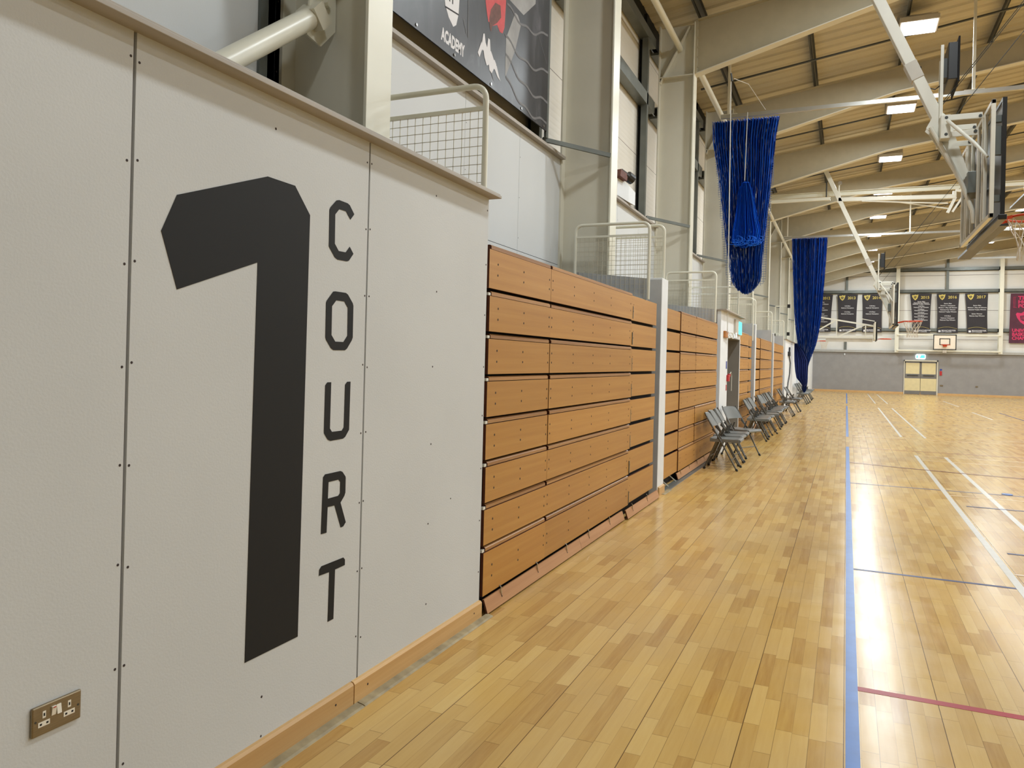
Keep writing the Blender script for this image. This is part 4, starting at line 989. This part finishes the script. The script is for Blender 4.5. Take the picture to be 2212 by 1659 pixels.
LT(MB().tube([(3.53 + 0.23 * math.cos(2 * PI * k / 24), 39 + 0.23 * math.sin(2 * PI * k / 24), 2.83) for k in range(24)], 0.022, 6, close=True).bar((3.16, 39, 2.79), (3.32, 39, 2.83), 0.1, 0.02), 'rim', 'orange rim')
b = MB(); b.bar((2.5, 38.5, 3.72), (3.05, 38.6, 3.62), 0.03, 0.03); LT(b, 'lever', 'white steel')
t = empty('basketball_hoop', (0.3, 45, 2.9), 'small far basketball hoop with red rim peeking out right of the farther blue net', 'basketball hoop')
b = MB(); b.box(0.30, 0.34, 44.1, 45.9, 2.8, 3.7); o = b.build('backboard', 'board white', t); o.location = (-0.3, -45, -2.9)
b = MB(); b.bar((0.0, 44.7, 3.2), (0.3, 44.7, 3.2), 0.06, 0.06); b.bar((0.0, 45.3, 3.2), (0.3, 45.3, 3.2), 0.06, 0.06); b.box(-0.1, -0.01, 44.6, 45.4, 2.39, 3.4); b.box(-0.02, 0.02, 44.6, 45.4, 3.1, 3.3); o = b.build('wall_arm', 'white steel', t); o.location = (-0.3, -45, -2.9)
b = MB(); b.tube([(0.78 + 0.23 * math.cos(2 * PI * k / 24), 45 + 0.23 * math.sin(2 * PI * k / 24), 2.89) for k in range(24)], 0.022, 6, close=True); b.bar((0.34, 45, 2.86), (0.57, 45, 2.89), 0.1, 0.02); o = b.build('rim', 'orange rim', t); o.location = (-0.3, -45, -2.9)
b = MB(); net_mesh(b, 0.78, 45, 2.88, th=0.006); o = b.build('hoop_net', 'net cord', t); o.location = (-0.3, -45, -2.9)

# folded-up boards further right
t = empty('folded_backboard', (4.9, 22, 4.6), 'long dark folded-up backboard under the roof, behind the nearest hoop', 'backboard')
o = MB().box(4.72, 5.02, 19.2, 24.8, 4.60, 4.66).build('board', 'board black', t); o.location = (-4.9, -22, -4.6)
o = MB().bar((4.9, 24.75, 4.62), (6.1, 24.75, 4.62), 0.05, 0.05).build('support_bar', 'aluminium track', t); o.location = (-4.9, -22, -4.6)
t = empty('folded_backboard', (5.7, 20, 5.5), 'dark folded-up board with a small bright spot at the right edge of the view', 'backboard')
o = MB().box(5.48, 5.9, 17.0, 22.0, 5.46, 5.5).build('board', 'board black', t); o.location = (-5.7, -20, -5.5)
b = MB(); b.box(5.42, 5.52, 19.9, 20.05, 5.50, 5.68); b.bar((4.6, 20, 5.62), (5.45, 20, 5.62), 0.03, 0.03); o = b.build('bracket', 'white steel', t); o.location = (-5.7, -20, -5.5)
b = MB(); b.tube([(5.5, 20.0, 5.66), (5.5, 20, 8.2)], 0.008, 5); o = b.build('hanging_rod', 'dark steel', t); o.location = (-5.7, -20, -5.5)

# wall hoop on the far wall
for z, lb in ((3.5, 'upper'), (2.58, 'lower')):
    tag(MB().box(4.62, 9.88, 50.72, 50.79, z - 0.045, z + 0.045).build('mounting_bar', 'cream steel', bevel=0.01), '%s cream bar carrying the far wall hoop' % lb, 'bar')
t = empty('basketball_hoop', (7.1, 50.65, 2.66), 'white square-cornered hoop board fixed on the cream bars over the far doors', 'basketball hoop')
def LW(bm, nm, mt, **kw):
    o = bm.build(nm, mt, t, **kw); o.location = -Vector((7.1, 50.65, 2.66)); return o
LW(MB().box(6.52, 7.68, 50.66, 50.70, 2.66, 3.50), 'backboard', 'board white')
b = MB()
for x0, x1, z0, z1, w_ in ((6.51, 7.69, 2.64, 3.52, 0.045), (6.83, 7.37, 2.92, 3.30, 0.04)):
    b.box(x0, x1, 50.645, 50.66, z0, z0 + w_); b.box(x0, x1, 50.645, 50.66, z1 - w_, z1); b.box(x0, x0 + w_, 50.645, 50.66, z0, z1); b.box(x1 - w_, x1, 50.645, 50.66, z0, z1)
LW(b, 'black_marking', 'board black')
b = MB(); b.tube([(7.1 + 0.23 * math.cos(2 * PI * k / 24), 50.27 + 0.23 * math.sin(2 * PI * k / 24), 2.92) for k in range(24)], 0.02, 6, close=True); b.box(7.0, 7.2, 50.5, 50.645, 2.82, 2.93); LW(b, 'rim', 'orange rim')
LW(MB().box(7.0, 7.2, 50.66, 50.715, 2.47, 2.66), 'lower_mount', 'lamp housing')

# ================================================================== FAR WALL: banners, door, signs
def shield(b, x, z, s, y, mi, mi2):
    out = [(-0.5, 0.30), (-0.42, 0.42), (-0.15, 0.38), (0.0, 0.5), (0.2, 0.42), (0.52, 0.5), (0.42, 0.05), (0.3, -0.25), (0.05, -0.5), (-0.2, -0.3), (-0.4, 0.0)]
    b.poly([(x + px * s, y, z + pz * s) for px, pz in out], mi)
    b.poly([(x + px * s * 0.45, y - 0.002, z + 0.03 * s + pz * s * 0.5) for px, pz in ((-0.5, 0.3), (0.5, 0.4), (0.4, -0.3), (0, -0.5), (-0.4, -0.3))], mi2)
    for q in (-0.1, 0.0, 0.1): b.box(x + (q - 0.015) * s, x + (q + 0.015) * s, y - 0.004, y - 0.003, z - 0.1 * s, z + 0.14 * s, mi)
BAN = [('2012', -0.18, 1.07, -0.12, 0.98, ['U18 Men', 'National Cup Winners', '', 'U16 Men', 'National Champions', '', 'U16 Boys', 'National Champions', '', 'U14 Boys', 'National Champions']),
       ('2013', 1.32, 2.47, 1.40, 2.42, ['', '', 'U18 Men', 'National Champions', '', 'U16 Boys', 'National Champions']),
       ('2014', 2.71, 3.83, 2.74, 3.82, ['', '', 'U18 Men', 'National Champions', '', 'U16 Boys', 'National Champions']),
       ('2015', 5.28, 6.42, 5.45, 6.38, ['Senior Men', 'National Cup Winners', 'National Trophy Winners', '', 'U18 Men', 'National Cup Winners', '', 'U18 Boys', 'National Champions', '', 'U16 Boys', 'National Champions', '', 'U15 Boys', 'National Champions', '', 'U14 Boys', 'National Champions']),
       ('2016', 6.67, 7.83, 6.72, 7.80, ['', 'Senior Men', 'Division 1 Champions', 'Division 1 Play-off Winners', 'National Cup Winners', 'National Trophy Winners', '', 'U16 Boys', 'National Champions', 'National Cup Winners']),
       ('2017', 8.12, 9.26, 8.25, 9.28, ['', '', 'Senior Men', 'Division 1 Play-off Winners', 'National Trophy Winners', '', 'Senior Women', 'Patrons Cup Winners'])]
YB = 51.12
for yr, xa, xb, xc, xd, lines in BAN:
    zt, zb = 5.93, 3.64
    t = empty('hanging_banner', ((xa + xb) / 2, YB, zb), 'black hanging banner with gold crest and year %s' % yr, 'banner', 'black year banners on the far wall')
    og = Vector(t.location)
    def LBn(bm, nm, mt, **kw):
        o = bm.build(nm, mt, t, **kw); o.location = -og; return o
    n = 10; rows = 12; vs = []
    rr = random.Random(int(yr))
    p1, p2 = rr.uniform(0, 6), rr.uniform(2, 4)
    for i in range(rows + 1):
        f = i / rows; z = zt + (zb - zt) * f; pinch = 0.03 * math.sin(PI * f)
        l = xa + (xc - xa) * f + pinch; r_ = xb + (xd - xb) * f - pinch
        for k in range(n + 1):
            u = k / n; vs.append((l + (r_ - l) * u, YB + 0.012 * math.sin(p1 + p2 * u * 3 + f * 2), z + 0.0))
    cm = MB(); cm.add(vs, [(i * (n + 1) + k, i * (n + 1) + k + 1, (i + 1) * (n + 1) + k + 1, (i + 1) * (n + 1) + k) for i in range(rows) for k in range(n)])
    o = LBn(cm, 'cloth', 'banner black'); sm = o.modifiers.new('s', 'SOLIDIFY'); sm.thickness = 0.004
    yy = YB - 0.022; xm = (xa + xb + xc + xd) / 4; wd = xb - xa
    b = MB(); shield(b, xa + wd * 0.24, 5.72, 0.34, yy, 0, 1); LBn(b, 'crest', ['gold print', 'banner black'])
    b = MB(); b.text(yr, 0.225, (xa + wd * 0.70, yy, 5.64), (1, 0, 0), (0, 0, 1), 0.004); LBn(b, 'year_lettering', 'gold print')
    b = MB(); st = 1.32 / max(len(lines), 13) if len(lines) > 12 else 0.12
    z = 5.44
    for ln_ in lines:
        if ln_: b.text(ln_, 0.085, (xm, yy, z), (1, 0, 0), (0, 0, 1), 0.0015)
        z -= st * (0.55 if not ln_ else 1.0) if len(lines) > 12 else st
    LBn(b, 'small_lettering', 'white print')
    b = MB(); pts = [(xc + 0.05 + (xd - xc - 0.1) * q / 14, 3.90 + 0.10 * math.sin(PI * min(1, (q / 14) * 1.0)) ** 0.8 - 0.03 * q / 14) for q in range(15)]
    b.add([(x, yy, z) for x, z in pts] + [(x, yy, z - 0.012) for x, z in pts], [(i, i + 1, 16 + i, 15 + i) for i in range(14)]); LBn(b, 'arc_stripe', 'gold print')
    b = MB(); b.box(xc + 0.08, xc + 0.2, yy - 0.001, yy, 3.68, 3.79); b.text('MANCHESTER', 0.115, (xc + 0.24, yy, 3.735), (1, 0, 0), (0, 0, 1), 0.002, 0, 'LEFT'); b.text('CITY COUNCIL', 0.075, (xc + 0.24, yy, 3.67), (1, 0, 0), (0, 0, 1), 0.001, 0, 'LEFT'); LBn(b, 'sponsor_lettering', 'white print')
t = empty('hanging_banner', (11.1, YB, 3.1), 'dark maroon banner with bright pink lettering at the right edge', 'banner')
def LP(bm, nm, mt, **kw):
    o = bm.build(nm, mt, t, **kw); o.location = -Vector((11.1, YB, 3.1)); return o
LP(MB().add([(10.36, YB, 5.9), (12.1, YB, 5.9), (12.1, YB, 3.09), (10.32, YB, 3.09), (10.36, YB + .01, 5.9), (12.1, YB + .01, 5.9), (12.1, YB + .01, 3.09), (10.32, YB + .01, 3.09)], [(3, 2, 1, 0), (4, 5, 6, 7), (0, 1, 5, 4), (2, 3, 7, 6), (1, 2, 6, 5), (3, 0, 4, 7)]), 'cloth', 'maroon banner')
b = MB()
for i, s_ in enumerate(('THE', 'HOME', 'FOR')): b.text(s_, 0.27, (10.72, YB - 0.01, 5.56 - 0.23 * i), (1, 0, 0), (0, 0, 1), 0.012, 0, 'LEFT', 1.2)
for i, s_ in enumerate(('UNIVERSITY', 'BASKETBALL', 'CHAMPIONS')): b.text(s_, 0.25, (10.46, YB - 0.01, 3.73 - 0.22 * i), (1, 0, 0), (0, 0, 1), 0.010, 0, 'LEFT', 0.95)
LP(b, 'pink_lettering', 'pink print')
b = MB(); shield(b, 11.0, 4.5, 0.75, YB - 0.01, 0, 1); LP(b, 'pink_crest', ['pink print', 'maroon banner'])
b = MB()
for x in (10.5, 10.56): b.box(x, x + 0.012, YB - 0.011, YB - 0.01, 5.1, 5.7)
b.box(10.5, 10.66, YB - 0.011, YB - 0.01, 5.1, 5.115); b.box(10.5, 10.66, YB - 0.011, YB - 0.01, 5.69, 5.7); LP(b, 'outline_mark', 'pink print')

# double door
d = bpy.data.objects.new('door_1', None); COL.objects.link(d); d.location = (5.95, YF, 0); struct(d, 'cream double doors with grey bands in the far wall')
def LDr(bm, nm, mt, par=d, **kw):
    o = bm.build(nm, mt, par, **kw)
    if par is d: o.location = -Vector((5.95, YF, 0))
    return o
b = MB(); b.box(5.06, 5.10, YF - 0.06, YF, 0, 2.02); b.box(6.78, 6.84, YF - 0.06, YF, 0, 2.02); b.box(5.06, 6.84, YF - 0.06, YF, 1.94, 2.02); LDr(b, 'frame', 'beige steel')
LDr(MB().box(5.1, 6.78, YF - 0.02, YF, 1.88, 1.94), 'header_shadow_gap', 'dark steel')
for x0, x1 in ((5.11, 5.925), (5.955, 6.77)):
    lf = LDr(MB().box(x0, x1, YF - 0.04, YF, 0.01, 1.9), 'door_leaf', 'door cream')
    o = MB().box(x0, x1, YF - 0.045, YF - 0.04, 0.94, 1.20).build('push_band', 'door grey', lf)
    o = MB().box(x0, x1, YF - 0.045, YF - 0.04, 0.01, 0.21).build('kick_plate', 'door grey', lf)
    b = MB(); b.box(x0, x0 + 0.045, YF - 0.045, YF - 0.04, 1.2, 1.9); b.box(x1 - 0.045, x1, YF - 0.045, YF - 0.04, 1.2, 1.9); b.box(x0, x1, YF - 0.045, YF - 0.04, 1.85, 1.9); b.build('window_surround', 'door grey', lf)
    o = MB().box(x0 + 0.12, x1 - 0.12, YF - 0.09, YF - 0.06, 1.1, 1.14).build('push_bar', 'dark steel', lf)
t = empty('exit_sign', (5.92, YF - 0.05, 2.2), 'glowing cyan exit sign above the far double doors', 'sign')
b = MB(); b.prism([(5.66, 2.13), (5.72, 2.08), (5.98, 2.08), (6.14, 2.08), (6.18, 2.14), (6.18, 2.32), (6.12, 2.37), (5.72, 2.37), (5.66, 2.32)], 1, YF - 0.08, YF - 0.02); o = b.build('housing', 'sign lit white', t); o.location = -Vector(t.location)
b = MB(); b.box(5.70, 5.78, YF - 0.084, YF - 0.08, 2.14, 2.3); b.add([(5.86, YF - 0.084, 2.14), (6.14, YF - 0.084, 2.14), (6.14, YF - 0.084, 2.32), (5.95, YF - 0.084, 2.32)], [(0, 1, 2, 3)]); o = b.build('symbol', 'sign lit', t); o.location = -Vector(t.location)
t = empty('fire_call_point', (6.98, YF, 1.35), 'small red and blue sign plate right of the far doors', 'fire call point')
o = MB().box(6.93, 7.05, YF - 0.03, YF, 1.15, 1.40).build('red_box', 'sign red', t); o.location = -Vector(t.location)
o = MB().box(6.94, 7.05, YF - 0.01, YF, 1.43, 1.53).build('blue_sign', 'sign blue', t); o.location = -Vector(t.location)
b = MB(); b.box(6.96, 7.12, YF - 0.02, YF, 0.52, 0.60); tag(b.build('wall_socket', 'brushed steel'), 'tiny socket on the far wall just right of the doors', 'socket')
b = MB(); b.box(8.76, 8.88, YF - 0.02, YF, 0.52, 0.60); tag(b.build('wall_socket', 'brushed steel'), 'tiny socket on the far wall farther right of the doors', 'socket')
b = MB(); b.box(1.78, 1.84, YF - 0.06, YF, 2.24, 2.34); tag(b.build('wall_sensor', 'white paint'), 'tiny white sensor under the far wall ledge', 'sensor')

# ================================================================== POSTER on the upper left wall
XP = -1.06
t = empty('wall_poster', (XP, 5.9, 3.9), 'large dark poster with white logos and a red shirted player, on the upper wall', 'poster')
def LO(bm, nm, mt, **kw):
    o = bm.build(nm, mt, t, **kw); o.location = -Vector((XP, 5.9, 3.9)); return o
LO(MB().box(XP - 0.012, XP, 3.75, 7.60, 3.92, 7.0), 'sheet', 'poster print')
LO(MB().box(XP - 0.03, XP - 0.004, 7.60, 7.66, 3.86, 7.0), 'side_batten', 'galvanised steel')
e = XP + 0.0012
def yz(b, pts, mi=0, d=0.0): return b.poly([(e + d, y, z) for y, z in pts], mi)
b = MB(); yz(b, [(5.29, 4.62), (5.30, 4.40), (5.33, 4.28), (5.39, 4.21), (5.47, 4.165), (5.52, 4.20), (5.555, 4.30), (5.57, 4.50), (5.57, 4.72), (5.45, 4.85), (5.3, 4.8)], 0)
for y in (5.35, 5.40, 5.45): b.box(e, e + 0.0006, y - 0.008, y + 0.008, 4.34, 4.62, 1)
b.box(e, e + 0.0006, 5.47, 5.56, 4.46, 4.478, 1); b.add([(e + 0.0008, 5.33, 4.262), (e + 0.0008, 5.56, 4.292), (e + 0.0008, 5.56, 4.305), (e + 0.0008, 5.33, 4.275)], [(0, 1, 2, 3)], 1)
LO(b, 'shield_logo', ['white print', 'banner black'])
b = MB(); b.text('ACADEMY', 0.135, (e, 5.475, 3.995), (0, 1, 0), (0, 0, 1), 0.006, 0, 'CENTER', 0.62); LO(b, 'poster_lettering', 'white print')
b = MB()
for q in ([(5.92, 4.13), (5.955, 4.10), (6.01, 4.20), (5.99, 4.25)], [(5.985, 4.19), (6.02, 4.18), (6.075, 4.25), (6.045, 4.34), (6.02, 4.33)],
          [(6.02, 4.22), (6.05, 4.14), (6.10, 4.08), (6.14, 4.10), (6.12, 4.22), (6.07, 4.27)], [(6.10, 4.16), (6.14, 4.10), (6.175, 4.22), (6.155, 4.33), (6.12, 4.33), (6.10, 4.24)],
          [(6.13, 4.16), (6.16, 4.06), (6.21, 4.05), (6.26, 4.12), (6.25, 4.18), (6.18, 4.24)], [(6.20, 4.14), (6.26, 4.10), (6.30, 4.16), (6.26, 4.19)], [(6.27, 4.16), (6.25, 4.12), (6.33, 4.06), (6.40, 4.04), (6.36, 4.08), (6.31, 4.15)]):
    yz(b, q, 0, 0.0002 * q[0][0])
LO(b, 'sportswear_logo', 'white print')
b = MB()
yz(b, [(6.02, 7.0), (6.0, 4.9), (6.05, 4.63), (6.09, 4.52), (6.12, 4.47), (6.16, 4.50), (6.2, 4.47), (6.3, 4.52), (6.36, 4.48), (6.42, 4.49), (6.46, 4.56), (6.48, 4.8), (6.5, 7.0)], 0)
yz(b, [(6.13, 4.5), (6.15, 4.42), (6.18, 4.41), (6.2, 4.47), (6.3, 4.54), (6.38, 4.62), (6.36, 4.72), (6.25, 4.70), (6.16, 4.6)], 1, 0.0006)
LO(b, 'player_print', ['red print', 'brown print'])
b = MB(); yz(b, [(6.50, 4.48), (6.70, 4.80), (6.76, 4.80), (6.84, 4.74), (6.72, 4.45), (6.52, 4.14), (6.50, 4.12)], 0)
yz(b, [(6.52, 7.0), (6.52, 4.86), (6.9, 4.86), (7.2, 5.1), (7.3, 7.0)], 0)
LO(b, 'pale_figure_print', 'pale print')
for (ya, za, yb, zb_) in ((6.50, 4.80, 7.56, 4.94), (6.48, 4.50, 7.60, 4.56), (6.50, 4.33, 7.60, 4.24), (6.52, 4.12, 7.58, 4.02)):
    n = 16; pts = []
    for q in range(n + 1):
        f = q / n; sag = -0.10 * math.sin(PI * f) + 0.02 * math.sin(f * 17)
        pts.append((ya + (yb - ya) * f, za + (zb_ - za) * f + sag))
    wv = 0.012; b = MB()
    b.add([(e + 0.0012, y, z + wv) for y, z in pts] + [(e + 0.0012, y, z - wv) for y, z in pts], [(n + 1 + i, n + 2 + i, i + 1, i) for i in range(n)]); LO(b, 'net_print', 'grey print')
for (ya, za, yb, zb_) in ((5.72, 4.6, 5.73, 4.18), (6.1, 4.15, 6.25, 4.0), (5.64, 4.3, 5.7, 4.2), (7.2, 4.9, 7.55, 4.62)):
    b = MB(); b.add([(e + 0.001, ya - .006, za), (e + 0.001, ya + .006, za), (e + 0.001, yb + .006, zb_), (e + 0.001, yb - .006, zb_)], [(0, 3, 2, 1)]); LO(b, 'streak_print', 'grey print')
b = MB()
for y in (4.9, 5.5, 6.2, 6.9, 7.5): b.disc((XP + 0.004, y, 3.95), 0, 0.012, 0.006, 10)
LO(b, 'eyelet', 'chrome')

# camera heads on the ledge
t = empty('wall_camera', (-1.05, 10.75, 3.79), 'white box with two black camera heads sitting on the upper ledge', 'camera')
def LC(bm, nm, mt, **kw):
    o = bm.build(nm, mt, t, **kw); o.location = -Vector((-1.05, 10.75, 3.79)); return o
b = MB(); b.add([(-1.12, 10.55, 4.12), (-1.02, 10.80, 4.04), (-0.98, 11.02, 3.98), (-1.12, 10.55, 3.86), (-1.02, 10.80, 3.80), (-0.98, 11.02, 3.79), (-1.12, 10.95, 4.08), (-1.12, 10.95, 3.8)], [(0, 3, 4, 1), (1, 4, 5, 2), (2, 5, 7, 6), (0, 6, 7, 3), (0, 1, 2, 6), (3, 7, 5, 4)])
LC(b, 'white_case', 'white paint')
LC(MB().tube([(-1.10, 10.62, 4.20), (-1.02, 10.72, 4.14)], 0.05, 10), 'camera_head', 'board black')
LC(MB().tube([(-1.04, 10.78, 4.17), (-0.99, 10.86, 4.13)], 0.075, 12), 'camera_head', 'board black')
LC(MB().bar((-1.10, 10.5, 4.16), (-1.05, 10.68, 4.12), 0.09, 0.1), 'brown_cover', 'brown print')
